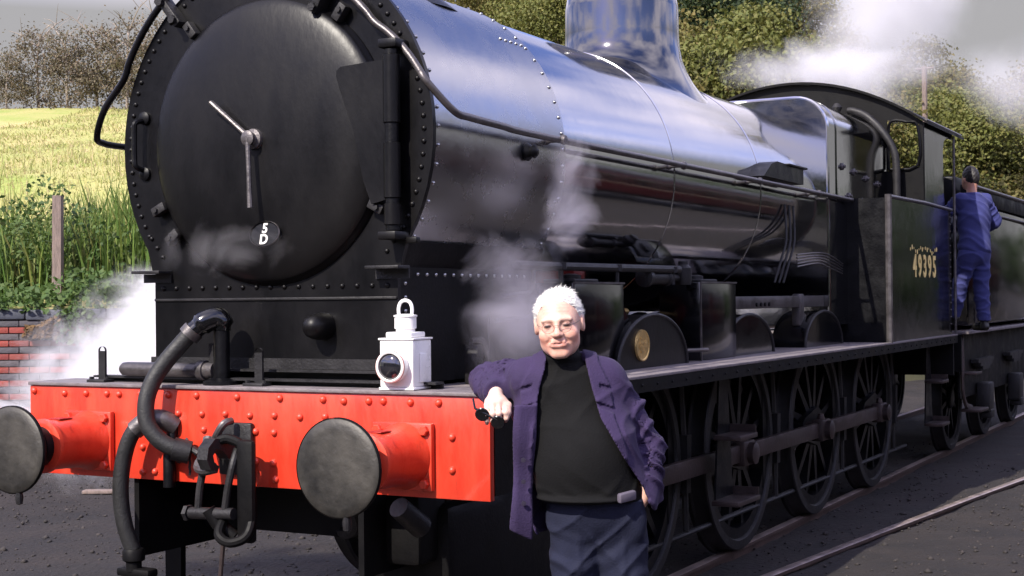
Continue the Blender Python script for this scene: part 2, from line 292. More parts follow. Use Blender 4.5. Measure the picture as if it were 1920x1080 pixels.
# retaining wall of alternate red and blue courses
wall = thing('brick_wall', 'low retaining wall of alternate red and grey brick courses beyond the steam', 'wall', tuple(site(0, 16, 0)), YAW)
mb = MB().box(-14, -1, .03, .12, -.3, 1.62); part('mortar_core', mb, M_MORTAR, wall)
BH, BW = .0735, .225
bme = {}
for kind in ('red', 'blue'):
    mbb = MB().box(-BW / 2 + .005, BW / 2 - .005, -.006, .034, -BH / 2 + .005, BH / 2 - .005, .004); bme[kind] = mbb.mesh('brick'); bme[kind].materials.append(M_BRICKRED if kind == 'red' else M_BRICKBLUE)
rest = {'red': MB(), 'blue': MB()}; zt = 1.50
for c_ in range(22):
    z = zt - BH * (c_ + .5); kind = 'blue' if (c_ % 2 == 0) else 'red'
    for i in range(58):
        x = -14 + BW * (i + (.5 if c_ % 2 else 0) + .5)
        if x > -1.1: continue
        jy = random.uniform(-.003, .004)
        if -6.35 < x < -3.2 and c_ < 18: link('brick', bme[kind], None, wall, (x, jy, z), (random.uniform(-.01, .01), 0, random.uniform(-.006, .006)))
        else: rest[kind].box(x - BW / 2 + .005, x + BW / 2 - .005, jy - .006, jy + .034, z - BH / 2 + .005, z + BH / 2 - .005)
for kind, m_ in (('red', M_BRICKRED), ('blue', M_BRICKBLUE)):
    o = part('brickwork', rest[kind], m_, wall); o['kind'] = 'stuff'
cop = MB().box(-.222, .222, -.035, .30, 1.505, 1.62, .02).mesh('coping_stone'); cop.materials.append(M_COPING)
for i in range(28): link('coping_stone', cop, None, wall, (-13.7 + .45 * i, random.uniform(-.006, .006), random.uniform(-.006, .004)))
# ---------------------------------------------------------------- vegetation
def leaves(centers, normals, size, aspect=.62, jitter=.9):
    n = len(centers); N_ = normals + rng.normal(0, jitter, (n, 3)); N_ /= np.linalg.norm(N_, axis=1, keepdims=True) + 1e-9
    A = rng.normal(0, 1, (n, 3)); A -= (A * N_).sum(1, keepdims=True) * N_; A /= np.linalg.norm(A, axis=1, keepdims=True) + 1e-9; Bv = np.cross(N_, A)
    s = size * rng.uniform(.6, 1.35, (n, 1)); w = s * aspect
    V = np.stack([centers - A * s, centers + Bv * w + N_ * s * .18, centers + A * s, centers - Bv * w + N_ * s * .18], 1).reshape(-1, 3)
    return V, np.arange(4 * n).reshape(-1, 4)
def crown_mesh(name, rx, rz, nblob, per, leaf, sparse=1., base=0.):
    C = []; NN = []
    for b in range(nblob):
        q = rng.normal(0, 1, 3); q /= np.linalg.norm(q); rad = rng.uniform(.25, .92) ** .6
        bc = np.array([q[0] * rx * rad, q[1] * rx * rad, base + rz + q[2] * rz * rad]); br = rng.uniform(.24, .46) * rx
        m = int(per * rng.uniform(.6, 1.3)); d = rng.normal(0, 1, (m, 3)); d /= np.linalg.norm(d, axis=1, keepdims=True); d[:, 2] = np.where(d[:, 2] < -.4, -d[:, 2], d[:, 2])
        rr = br * rng.uniform(.55, 1.08, (m, 1)) ** .7 * (1 + .18 * rng.normal(0, 1, (m, 1)) * sparse)
        C.append(bc + d * rr * np.array([1, 1, .85])); NN.append(d)
    V, F = leaves(np.concatenate(C), np.concatenate(NN), leaf); return np_mesh(name, V, F)
def limb_mesh(name, h, r, spread, nl, top=.8, seed=0):
    rd = random.Random(seed); mb = MB(); bend = [(0, 0, -.3)] + [(rd.uniform(-.05, .05) * h * k / 3, rd.uniform(-.05, .05) * h * k / 3, h * top * k / 3) for k in (1, 2, 3)]
    pts = smooth_path(bend, 4); mb.tube(pts, [r * (1 - .75 * i / (len(pts) - 1)) for i in range(len(pts))], 7)
    for k in range(nl):
        f = rd.uniform(.25, .95); p = pts[int(f * (len(pts) - 1))]; a = rd.uniform(0, 2 * PI); ln = spread * rd.uniform(.6, 1.1)
        e = p + Vector((math.cos(a) * ln, math.sin(a) * ln, ln * rd.uniform(.4, 1.1))); m = (p + e) / 2 + Vector((rd.uniform(-.1, .1) * ln, rd.uniform(-.1, .1) * ln, .12 * ln))
        q = smooth_path([p, m, e], 4); mb.tube(q, [r * .42 * (1 - .8 * i / (len(q) - 1)) for i in range(len(q))], 5)
        for _ in range(2):
            e2 = m + Vector((rd.uniform(-1, 1), rd.uniform(-1, 1), rd.uniform(.2, .9))) * ln * .6; mb.tube([m, (m + e2) / 2 + Vector((0, 0, .05 * ln)), e2], [r * .2, r * .13, r * .05], 4)
    return mb.mesh(name, 60)
CROWNS = {'A': crown_mesh('crown', 2.3, 3.1, 52, 900, .043), 'B': crown_mesh('crown', 2.1, 3.3, 54, 900, .043), 'C': crown_mesh('crown', 2.2, 2.2, 50, 900, .042),
          'D': crown_mesh('crown', 1.2, 1.5, 30, 150, .04, 2.6, .0), 'E': crown_mesh('crown', 1.9, 1.6, 46, 850, .038)}
for k, m_ in zip('ABCDE', (M_LEAF_A, M_LEAF_B, M_LEAF_C, M_LEAF_D, M_LEAF_A)): CROWNS[k].materials.append(m_)
LIMBS = {'A': limb_mesh('trunk', 5.5, .17, 1.6, 9, .9, 1), 'B': limb_mesh('trunk', 6, .2, 1.5, 8, .9, 2), 'C': limb_mesh('trunk', 4, .13, 1.5, 8, .9, 3), 'D': limb_mesh('trunk', 2.6, .055, 1.0, 12, .9, 4), 'E': limb_mesh('trunk', 2.8, .1, 1.2, 8, .9, 5)}
M_LEAF_N = rand_mat('leaf_nettle', [(.035, .075, .018), (.065, .115, .025), (.10, .155, .035), (.05, .09, .02), (.14, .17, .045)], .7, .3)
M_PALEBARK = mat('pale_bark', (.30, .25, .21), .9, var=.3)
for k in LIMBS: LIMBS[k].materials.append(M_PALEBARK if k == 'D' else M_BARK)
def tree(px, t, sc, kind, label, group, cz=.8, name='tree', zoff=0.):
    t = max(t, min(60, 6.3 / max(.05, .4727 - .8812 * (px - 960) / 2715.67)))
    l = (px - 960) / 2715.67 * t; z = float(terrain_h(l, t)) + zoff
    o = thing(name, label, 'tree' if name == 'tree' else 'bush', tuple(site(l, t, z)), random.uniform(0, 6.28), group); o.scale = (sc * random.uniform(.92, 1.1), sc * random.uniform(.92, 1.1), sc)
    link('crown', CROWNS[kind], None, o, (0, 0, cz)); link('trunk', LIMBS[kind], None, o); return o
GR = 'trees and bushes on the hillside behind the engine'
K = {'A': 'olive and gold leaved', 'B': 'dark green', 'C': 'yellow green', 'E': 'golden brown scrubby'}
back = [(905, 36, 1.25, 'A', 'olive gold tree behind the boiler top, leftmost of the tall row'), (985, 38, 1.35, 'E', 'golden brown tree behind boiler, second of the tall row'), (1060, 35, 1.3, 'C', 'yellow green tree half hidden behind the dome left side'),
        (1150, 39, 1.45, 'A', 'olive gold tree directly behind the polished dome'), (1235, 37, 1.2, 'C', 'yellow green tree just right of the dome'), (1332, 33, 1.35, 'B', 'tall dark green tree right of the dome, darkest of the row'),
        (1420, 36, 1.22, 'A', 'tall olive gold tree at the edge of the pale sky gap'), (1300, 30, .85, 'E', 'golden scrubby bush below the dark green tree'), (1385, 30, .9, 'C', 'yellow green bush behind firebox left of the steam'),
        (1440, 31, .72, 'E', 'golden bush rising just left of the cab roof'), (1545, 40, 1.0, 'E', 'round brown topped bush behind the cab roof steam'), (1640, 41, 1.1, 'A', 'olive bush on the skyline right of cab roof'),
        (1725, 40, .95, 'E', 'golden bush on skyline beside the pole'), (1800, 42, .95, 'A', 'olive bush on the skyline near the right edge'), (1890, 42, .85, 'E', 'golden bush at far right on the skyline'), (1960, 41, .9, 'A', 'olive bush at the picture right edge'),
        (1600, 33, .72, 'C', 'yellow green bush directly behind the cab roof'), (1690, 32, .75, 'C', 'yellow green bush behind the cab window'), (1770, 33, .8, 'C', 'yellow green bush behind the cab rear corner'),
        (1850, 32, .72, 'C', 'bright yellow green bush above the tender front'), (1925, 33, .78, 'C', 'bright yellow green bush above the tender at right edge'), (1820, 28, .55, 'E', 'low golden scrub just above the tender coal'), (1900, 28, .55, 'A', 'low olive scrub above the tender far end'), (1480, 34, .5, 'E', 'small golden scrub behind the cab roof left end')]
TOPROW = {905: -60, 985: -60, 1060: -60, 1150: -40, 1235: -40, 1332: -70, 1420: -50, 1300: 60, 1385: 50, 1440: 110, 1545: 80, 1640: 95, 1725: 110, 1800: 140, 1890: 160, 1960: 160, 1600: 150, 1690: 170, 1770: 190, 1850: 200, 1925: 210, 1820: 260, 1900: 270, 1480: 175}
for px, t, sc, k, lab in back:
    t = max(t, min(60, 6.3 / max(.05, .4727 - .8812 * (px - 960) / 2715.67))); zt_ = 1.69 + (558 - TOPROW[px]) / 2715.67 * t; zb_ = float(terrain_h((px - 960) / 2715.67 * t, t))
    tree(px, t, max(.5, (zt_ - zb_) / {'A': 7.0, 'B': 7.3, 'C': 5.2, 'E': 4.1}[k]), k, lab, GR, name='tree' if sc > 1.1 else 'hillside_bush')
GL = 'thin trees on the left skyline'
for px, t, sc, lab in [(15, 45, .72, 'thin brown autumn tree at the far left of the skyline'), (75, 46, 1.25, 'second thin brown tree from the left, tallest tip over the field'), (130, 45.5, 1.15, 'thin brown tree with pale bare branches mid skyline'), (185, 46, 1.2, 'thin brown autumn tree left of the smokebox handrail'), (240, 45.5, 1.2, 'thin brown autumn tree nearest the smokebox'), (300, 46, 1.2, 'thin brown autumn tree mostly hidden behind the smokebox'), (-40, 46, .6, 'thin brown tree cut by the left picture edge')]:
    tree(px, t, sc * random.uniform(.78, .98), 'D', lab, GL, -.3)
# overhanging twig tree at upper right
OZ = 1.75
ot = thing('overhanging_branch_tree', 'tree beyond the right edge whose leafy twigs hang into the upper right sky', 'tree', tuple(site(11.5, 27, float(terrain_h(11.5, 27)) + OZ)))
mbt = MB(); mbt.tube([(0, 0, -2.5), (.1, 0, 3), (-.2, 0, 6.0)], [.2, .16, .09], 8); mbt.tube(smooth_path([(-.2, 0, 5.6), (-1.6, -.9, 6.5), (-2.8, -1.2, 6.6), (-3.6, -1.8, 6.2)], 5), [.08] * 6 + [.05] * 6 + [.03] * 4, 6); part('trunk', mbt, M_BARK, ot)
cc = []
for bx, by, bz, br, m_ in ((-3.55, -1.8, 6.28, .34, 240), (-4.0, -1.9, 6.35, .22, 80), (-2.9, -1.4, 6.75, .6, 420), (-.2, 0, 6.6, 1.5, 2500), (.6, .4, 7.6, 1.4, 2000), (-1.4, -.6, 7.4, 1.0, 1400)):
    d = rng.normal(0, 1, (m_, 3)); d /= np.linalg.norm(d, axis=1, keepdims=True); cc.append((np.array([bx, by, bz]) + d * br * rng.uniform(.2, 1.05, (m_, 1)), d))
V, F = leaves(np.concatenate([a for a, b in cc]), np.concatenate([b for a, b in cc]), .07); link('crown', np_mesh('crown', V, F), M_LEAF_A, ot)
# field grass, reeds, hedge
def blades(name, L0, L1, T0, T1, n, h0, h1, w, m_, lean=.35, label='', pw=1.):
    l = rng.uniform(L0, L1, n); t = T0 + (T1 - T0) * rng.random(n) ** pw; z = terrain_h(l, t); h = rng.uniform(h0, h1, n) * (.75 + .45 * wave(l * 1.3, t * 1.1))
    P = np.array(OH) + l[:, None] * np.array(RH) + t[:, None] * np.array(DH); P[:, 2] = z - .03
    a = rng.random(n) * 2 * PI; sd_ = np.stack([np.cos(a), np.sin(a), 0 * a], 1) * w * rng.uniform(.6, 1.4, (n, 1)); ln = rng.normal(0, lean, (n, 2)) * h[:, None]
    mid = P + np.concatenate([ln * .35, h[:, None] * .6], 1); tip = P + np.concatenate([ln, h[:, None]], 1)
    V = np.stack([P - sd_, P + sd_, mid + sd_ * .8, mid - sd_ * .8, tip + sd_ * .1, tip - sd_ * .1], 1).reshape(-1, 3)
    F = (np.array([(0, 1, 2, 3), (3, 2, 4, 5)])[None] + 6 * np.arange(n)[:, None, None]).reshape(-1, 4)
    o = link(name, np_mesh(name, V, F), m_); tag(o, label, kind='stuff')
blades('field_grass', -13, 1, 20, 47, 36000, .06, .17, .016, M_GRASSB, .5, 'yellow green meadow grass on the sunny slope')
blades('dry_grass', -12, 0, 19.5, 30, 3500, .25, .55, .008, M_GRASSB, .2, 'tall dry grass stems in the meadow', 1.6)
blades('reeds', -9, -.5, 17.0, 19.6, 6500, .75, 1.45, .016, M_REED, .2, 'tall green reedy weeds above the brick wall')
def ivy(name, m_, n, L0, L1, T0, T1, Z0, Z1, sz, label):
    l = rng.uniform(L0, L1, n); t = rng.uniform(T0, T1, n); z = Z0 + (Z1 - Z0) * rng.random(n) * (.55 + .45 * wave(l * 2.6, t * 2, 2.))
    C = np.array(OH) + l[:, None] * np.array(RH) + t[:, None] * np.array(DH); C[:, 2] = z
    V, F = leaves(C, np.tile(np.array([[.2, -.5, .7]]), (n, 1)), sz); o = link(name, np_mesh(name, V, F), m_); tag(o, label, kind='stuff')
ivy('ground_ivy', M_LEAF_H, 11000, -9, -1, 15.9, 17.4, 1.58, 2.15, .042, 'bright green ivy and nettles spilling over the wall coping')
ivy('nettle_bed', M_LEAF_N, 20000, -9, -1, 17.0, 18.8, 1.9, 3.35, .036, 'dark green nettles and brambles among the reeds above the wall')
ivy('skyline_scrub', M_LEAF_D, 2600, -18, -9.5, 44.2, 46.5, 7.2, 8.7, .045, 'low brown scrub along the crest of the meadow')
ivy('dead_creeper', M_LEAF_BR, 700, -5.35, -4.95, 15.86, 16.02, 1.30, 1.66, .035, 'brown dead creeper hanging over the brick wall')
ivy('hanging_ivy', M_LEAF_H, 1500, -5.0, -3.2, 15.84, 16.0, 1.25, 1.7, .04, 'green ivy hanging down the brick wall face')
def fpost(l, t, label, h=.85, w=.055):
    mb = MB(); z = float(terrain_h(l, t)); mb.add([(a * w * (1 - .1 * k), b * w, -.3 + k * (h + .3)) for k in (0, 1) for a, b in ((-1, -1), (1, -1), (1, 1), (-1, 1))], [(0, 1, 5, 4), (1, 2, 6, 5), (2, 3, 7, 6), (3, 0, 4, 7), (4, 5, 6, 7), (3, 2, 1, 0)])
    o = part('fence_post', mb, M_POST, None, loc=tuple(site(l, t, z)), rot=(.02, .015, YAW)); tag(o, label, 'post', 'fence posts above the brick wall')
fpost(-5.3, 16.9, 'weathered wooden fence post standing among green weeds above wall', 1.22); fpost(-4.35, 17.9, 'thinner fence post in the weeds close to the smokebox', .98, .03)
# lamp-post like pole on the hillside behind the cab
pp = thing('signal_pole', 'slim dark pole standing in the hillside bushes behind the cab', 'pole', tuple(site((1738 - 960) / 2715.67 * 30, 30, 2.5)))
part('shaft', MB().tube([(0, 0, -.5), (0, 0, 3.9)], .055, 8), M_POST, pp); part('crossarm', MB().tube([(-.18, 0, 3.85), (.2, 0, 3.86)], .025, 6), M_POST, pp)
# odd boards on the ground
def board(l0, name, label, dims, loc, rz):
    mb = MB().box(-dims[0] / 2, dims[0] / 2, -dims[1] / 2, dims[1] / 2, 0, dims[2], .006); o = part(name, mb, M_POST, None, loc=loc, rot=(0, 0, rz)); tag(o, label, 'board')
board(0, 'timber_board', 'short pale board lying on cinders left of the brake hose', (.34, .12, .03), tuple(site(-3.78, 13.3, GZ + .01)), YAW)
board(0, 'timber_plank', 'weathered plank lying on the ground under the buffer beam right end', (.9, .2, .05), (-1.1, 3.6, GZ + .01), R(65))

# unseen dark tree belts, added so the black paint mirrors something dark
def wood(name, spots, label):
    Vs, Fs, n0 = [], [], 0
    for x, y, r, h in spots:
        m = 900; d = rng.normal(0, 1, (m, 3)); d /= np.linalg.norm(d, axis=1, keepdims=True); rr = rng.uniform(.6, 1.0, (m, 1)); lump = 1 + .22 * np.sin(d[:, :1] * 5 + x) * np.cos(d[:, 1:2] * 6 + d[:, 2:] * 4)
        C = np.array([x, y, h / 2]) + d * rr * lump * np.array([r, r, h / 2]); C[:, 2] = np.maximum(C[:, 2], .1); V, F = leaves(C, d, .42); Vs.append(V); Fs.append(F + n0); n0 += len(V)
    o = link(name, np_mesh(name, np.concatenate(Vs), np.concatenate(Fs)), M_LEAF_B); tag(o, label, kind='stuff')
wood('unseen_tree_belt', [(-34 + 5.5 * i + random.uniform(-1, 1), -34 + random.uniform(-4, 4), 4.6, random.uniform(8, 11)) for i in range(15)], 'unseen dark belt of trees behind the camera, added to darken front reflections')
wood('unseen_far_wood', [(7 + 5 * i + random.uniform(-1, 1), 74 - 2.2 * i + random.uniform(-3, 3), 4.5, random.uniform(7, 9.5)) for i in range(12)], 'unseen dark wood at the far right of the yard, added to darken side reflections')
# ================================================================ the locomotive (front beam at y = 0, running away along +y)
loco = thing('steam_locomotive', 'large black eight-coupled steam locomotive with red buffer beam, steaming in the yard', 'locomotive')
ZB, RB = 2.412, .825; ZP = 1.30; XP = 1.237
def rivet_mesh(r, h, m_, ax=Vector((0, -1, 0)), n=10):
    mb = MB(); prof = [(r * math.cos(a), h * math.sin(a)) for a in (0, .4, .8, 1.2)] + [(0, h)]; mb.lathe([(r, -.004)] + prof, (0, 0, 0), 'z', n); me = mb.mesh('rivet', 80)
    q = ax.to_track_quat('Z', 'Y').to_matrix().to_4x4(); me.transform(q); me.materials.append(m_); return me
# --- frames and beam
fr = MB()
for s in (-1, 1): fr.box(s * .62 - .014, s * .62 + .014, .03, 9.3, .52, 1.28)
for y in (.5, 1.6, 3.3, 5.0, 6.8, 9.0): fr.box(-.6, .6, y - .02, y + .02, .6, 1.25)
part('main_frame', fr, M_SOOT, loco)
beam = part('buffer_beam', MB().box(-1.26, 1.26, 0, .035, .882, 1.298, .004), M_RED, loco, label='bright red riveted buffer beam')
rv = rivet_mesh(.0172, .0165, M_RED)
for x, z in [(-1.23, 1.272), (-1.033, 1.264), (-.897, 1.267), (-.767, 1.268), (-.692, 1.267), (-.562, 1.272), (-.40, 1.271), (-.234, 1.272), (-.006, 1.27), (.227, 1.27), (.454, 1.27), (-.339, 1.189), (-.204, 1.19), (-.072, 1.194), (.064, 1.191), (.197, 1.195), (.333, 1.192), (.464, 1.198), (.095, 1.122), (.194, 1.121), (.071, 1.052), (.094, .992), (.189, .99), (.073, .922), (.2, .919), (-.552, 1.029), (-.553, .915), (-.48, .921), (.56, 1.266), (.686, 1.269), (.758, 1.271), (.89, 1.269), (1.025, 1.27), (1.086, 1.133), (1.085, 1.0), (-1.09, 1.0), (-1.09, 1.133), (-.194, 1.121), (-.194, .99)]:
    link('rivet', rv, None, beam, (x, 0, z))
bk = MB().box(-1.22, 1.22, .036, .06, .9, 1.29)
for s in (-1, 1): bk.box(s * 1.25 - .012, s * 1.25 + .012, .036, .3, .9, 1.29)
part('beam_backing', bk, M_SOOT, loco)
# --- buffers
def bolt_mesh(r, h, m_, ax=Vector((0, -1, 0))):
    mb = MB().lathe([(r, -.003), (r, h * .8), (r * .8, h), (0, h)], (0, 0, 0), 'z', 6); me = mb.mesh('bolt', 30); me.transform(ax.to_track_quat('Z', 'Y').to_matrix().to_4x4()); me.materials.append(m_); return me
blt = bolt_mesh(.021, .022, M_RED)
for s in (-1, 1):
    cx = s * .8635; lab = ('right hand' if s > 0 else 'left hand')
    b = thing('buffer', 'x', 'x'); del b['label']; del b['category']; b.parent = loco; b.location = (cx, 0, 1.05)
    part('flange', MB().box(-.142, .142, -.03, -.001, -.137, .137, .006), M_RED, b)
    part('housing', MB().lathe([(.137, -.03), (.131, -.045), (.122, -.07), (.116, -.12), (.112, -.24), (.112, -.29), (.122, -.295), (.122, -.315), (.108, -.32), (.1, -.322)], (0, 0, 0), 'y', 40), M_RED, b, 40)
    part('oil_slot', MB().box(-.035, .035, -.235, -.155, .1125, .1175, .002), M_REDDARK, b)
    part('shank', MB().lathe([(.09, -.31), (.09, -.36), (.062, -.37), (.055, -.455), (.09, -.465)], (0, 0, 0), 'y', 28), M_BLACK, b)
    part('buffer_head', MB().lathe([(.10, -.458), (.182, -.462), (.19, -.468), (.19, -.482), (.184, -.488), (.15, -.4915), (.10, -.4935), (.05, -.4945), (.0, -.495)], (0, 0, 0), 'y', 56), M_BUFF, b, 40)
    part('buffer_rim', MB().lathe([(.191, -.466), (.1935, -.470), (.1935, -.482), (.191, -.486)], (0, 0, 0), 'y', 56, ring=True), M_SOOT, b, 40)
    for dx in (-.112, .112):
        for dz in (-.108, .108): link('bolt', blt, None, b, (dx, -.031, dz))
    part('drip_lug', MB().lathe([(.014, 0), (.018, -.02), (.014, -.05), (.0, -.055)], (.035, -.474, -.185), 'z', 10), M_IRON, b)
# --- footplate and valance
fp = MB().box(-1.262, 1.262, -.012, .3, 1.2995, 1.315, .003)
part('front_footplate', fp, M_PLATE, loco)
for s in (-1, 1):
    part('running_plate', MB().box(min(s * .64, s * XP), max(s * .64, s * XP), .302, 9.35, ZP - .016, ZP, .003), M_PLATE, loco)
    part('valance', MB().box(min(s * (XP - .02), s * (XP - .004)), max(s * (XP - .02), s * (XP - .004)), .302, 9.35, ZP - .085, ZP - .017), M_SOOT, loco)
vr = rivet_mesh(.008, .006, M_SOOT, Vector((1, 0, 0)), 6)
for k in range(44): link('rivet', vr, None, loco, (XP - .003, .6 + .2 * k, ZP - .05))
# --- smokebox
def sbx_outline(Rr, w, n=44, flare=.70, zb=1.318):
    pts = []
    a0 = R(-33)
    for k in range(n + 1):
        a = a0 + (PI - 2 * a0) * k / n; pts.append((Rr * math.cos(a), ZB + Rr * math.sin(a)))
    return pts + [(-flare - .008, 1.875), (-flare, 1.84), (-w, 1.83), (-w, zb), (w, zb), (w, 1.83), (flare, 1.84), (flare + .008, 1.875)]
part('smokebox', MB().lathe([(.846, .262), (.846, 1.56)], (0, 0, ZB), 'y', 128), M_SATIN, loco, 30)
part('saddle', MB().prism([(.688, 1.85), (.715, 1.94), (-.715, 1.94), (-.688, 1.85), (-.668, 1.83), (-.668, 1.318), (.668, 1.318), (.668, 1.83)], 'y', .262, 1.558), M_SOOT, loco, 30)
part('smokebox_front', MB().prism(sbx_outline(.868, .682), 'y', .235, .261), M_SBOX, loco, 30)
sf = loco.children[-1]; sf2 = [o for o in loco.children if o.name.startswith('smokebox_front')][0]
rr = rivet_mesh(.0125, .011, M_SBOX)
for k in range(64):
    a = R(-30) + (PI + R(60)) * k / 63; link('rivet', rr, None, sf2, (.8235 * math.cos(a), .235, ZB + .8235 * math.sin(a)))
for k in range(17): link('rivet', rr, None, sf2, (-.63 + 1.26 * k / 16, .235, 1.752))
for s in (-1, 1):
    for k in range(3): link('rivet', rr, None, sf2, (s * (.70 - .035 * k + .0), .235, 1.90 + .045 * (2 - k)))
part('front_angle_strip', MB().box(-.68, .68, .2255, .2345, 1.692, 1.704, .002), M_IRON, loco)
part('front_angle', MB().box(-.70, .70, .17, .234, 1.372, 1.383).box(-.70, .70, .222, .2345, 1.384, 1.43), M_IRON, loco)
part('front_beading', MB().box(-.95, .95, .10, .168, 1.335, 1.345).box(-.95, .95, .158, .168, 1.316, 1.334), M_IRON, loco)
for s in (-1, 1): part('step_bracket', MB().box(s * .66 - .085, s * .66 + .085, .14, .2345, 1.822, 1.836, .002).box(s * .66 - .085, s * .66 + .085, .225, .2345, 1.78, 1.821), M_IRON, loco)
sr = rivet_mesh(.010, .009, M_SATIN, Vector((1, 0, 0)), 8)
def barrel_rivet(y, a, Rr=.846):
    o = link('rivet', sr, None, loco, (Rr * math.cos(a), y, ZB + Rr * math.sin(a)), (0, -a, 0))
for k in range(26): barrel_rivet(.315, R(-32) + R(140) * k / 25)
for k in range(26): barrel_rivet(1.525, R(-32) + R(140) * k / 25)
for k in range(15): link('rivet', sr, None, loco, (.668, .34 + .078 * k, 1.80))
for k in range(7): link('rivet', sr, None, loco, (.668, .315, 1.40 + .06 * k))
for k in range(5): link('rivet', sr, None, loco, (.846 * math.cos(R(42)), 1.28 + .055 * k, ZB + .846 * math.sin(R(42))), (0, -R(42), 0))
# door
prof = [(.655, .234), (.652, .222), (.640, .212)] + [(.640 * math.cos(a), .212 - .085 * math.sin(a) ** .9) for a in np.linspace(.06, PI / 2, 18)]
prof[-1] = (0, prof[-1][1])
door = part('smokebox_door', MB().lathe(prof, (0, 0, ZB), 'y', 96), M_SBOX, loco, 60)
part('door_ring', MB().lathe([(.30, .150), (.305, .1430), (.311, .150)], (0, 0, ZB), 'y', 64, ring=True), M_SBOX, door)
YD = .127
part('dart_boss', MB().lathe([(.05, YD + .01), (.045, YD - .015), (.028, YD - .02), (.024, YD - .030), (.032, YD - .034), (.034, YD - .052), (.018, YD - .058), (0, YD - .058)], (0, 0, ZB), 'y', 24), M_STEEL, door)
def dhandle(dx, dz, yo):
    a = Vector((0, yo, ZB)); b = a + Vector((dx, -.01, dz)); part('door_handle', MB().tube([a, a.lerp(b, .5), b], [.0125, .011, .0135], 10), M_STEEL, door)
dhandle(-.215, .175, YD - .026); dhandle(.018, -.31, YD - .046)
pl = MB(); pl.lathe([(.105, .0), (.105, -.012), (.10, -.016), (.094, -.012), (.093, -.010), (0, -.010)], (0, 0, 0), 'y', 40)
me = pl.mesh('shed_plate'); me.transform(Matrix.Diagonal((.80, 1, .57, 1))); sp = link('shed_plate', me, M_BLACK, door, (.050, .142, 1.985), (R(-12), 0, 0)); sp['label'] = 'small oval black shed plate reading 5 over D'
pr = MB().lathe([(.098, -.0125), (.101, -.0175), (.105, -.0125)], (0, 0, 0), 'y', 40, ring=True).mesh('plate_rim'); pr.transform(Matrix.Diagonal((.80, 1, .57, 1))); link('plate_rim', pr, M_STEEL, sp)
for ch, dz in (('5', .0235), ('D', -.0265)):
    tm = text_mesh(ch, .062, .002); tm.transform(Matrix.Rotation(PI / 2, 4, 'X')); link('numeral' if ch == '5' else 'letter', tm, M_OFFW, sp, (0, -.012, dz))
# hinge column and strap plate
hg = part('hinge_column', MB().tube([(.705, .165, 1.985), (.705, .165, 2.755)], .03, 16), M_BLACK, loco)
for z0, z1 in ((2.005, 2.10), (2.12, 2.36), (2.44, 2.735)): part('hinge_sleeve', MB().lathe([(.03, z0), (.037, z0 + .004), (.037, z1 - .004), (.03, z1)], (.705, .165, 0), 'z', 18), M_SBOX, hg)
part('hinge_bracket', MB().box(.655, .745, .12, .234, 1.945, 1.98, .006), M_SBOX, hg); part('hinge_bracket', MB().box(.66, .75, .13, .234, 2.76, 2.80, .006), M_SBOX, hg); part('bracket_foot', MB().box(.747, .80, .20, .234, 1.93, 1.955, .003), M_SBOX, hg)
st = MB()
out = [(.455, 2.60), (.435, 2.66), (.437, 2.685), (.455, 2.70), (.66, 2.715), (.69, 2.715), (.69, 2.12), (.60, 2.10), (.56, 2.2), (.52, 2.42)]
def dy(x, z): r = math.hypot(x, z - ZB); return (.212 - .085 * max(0., 1 - (r / .66) ** 2) ** .45) if r < .66 else .20
st.add([(x, min(dy(x, z), .172) - .012, z) for x, z in out] + [(x, min(dy(x, z), .172) + .012, z) for x, z in out], [tuple(range(10))[::-1], tuple(range(10, 20))] + [(i, (i + 1) % 10, 10 + (i + 1) % 10, 10 + i) for i in range(10)])
part('hinge_strap', st, M_SBOX, hg)
# door clamps round the ring
for ang in (52, 128, 205, 332, 218):
    a = R(ang); c = (.672 * math.cos(a), .20, ZB + .672 * math.sin(a)); mb = MB().box(-.03, .05, -.018, .03, -.022, .022, .006).tube([(.02, -.03, 0), (.02, -.005, 0)], .013, 6)
    part('door_clamp', mb, M_IRON, loco, loc=c, rot=(0, -a, 0))
# side grab handle at left, lifting eye
part('grab_handle', MB().tube(smooth_path([(-.735, .233, 2.555), (-.745, .18, 2.54), (-.75, .175, 2.50), (-.75, .175, 2.37), (-.745, .18, 2.33), (-.735, .233, 2.315)], 4), .013, 8), M_BLACK, loco)
for z in (2.565, 2.30): part('handle_foot', MB().lathe([(.032, .234), (.032, .222), (.018, .214), (0, .214)], (-.735, 0, z), 'y', 14), M_BLACK, loco)
# dome cover low on the front
part('snifting_cover', MB().lathe([(.062, .234), (.06, .205), (.058, .17), (.05, .14), (.034, .12), (.015, .111), (0, .109)], (.295, 0, 1.575), 'y', 28), M_SBOX, loco, 60)
# --- boiler
part('boiler_barrel', MB().lathe([(RB, 1.561), (RB, 6.21)], (0, 0, ZB), 'y', 128), M_GLOSS, loco, 30)
for y in (3.11, 4.72): part('boiler_band', MB().lathe([(RB + .0005, y - .028), (RB + .005, y - .026), (RB + .005, y + .026), (RB + .0005, y + .028)], (0, 0, ZB), 'y', 128), M_GLOSS, loco, 30)
dm = MB().lathe([(.62, -.010), (.55, .006), (.49, .030), (.445, .065), (.415, .11), (.40, .17), (.394, .26), (.392, .44), (.378, .52), (.335, .585), (.25, .63), (.12, .655), (0, .66)], (0, 0, 0), 'z', 96)
dm.v = [(x, y + 4.2, ZB + RB + z - (RB - math.sqrt(max(.01, RB * RB - x * x))) * max(0., 1 - max(0., z) / .20) ** 1.5) for x, y, z in dm.v]
part('boiler_dome', dm, M_DOME, loco, 60)
part('chimney', MB().lathe([(.52, -.16), (.42, -.08), (.34, .02), (.30, .14), (.285, .3), (.28, .62), (.30, .64), (.34, .66), (.345, .72), (.30, .75), (.23, .76), (.23, .1)], (0, .95, ZB + .84), 'z', 56), M_BLACK, loco, 40)
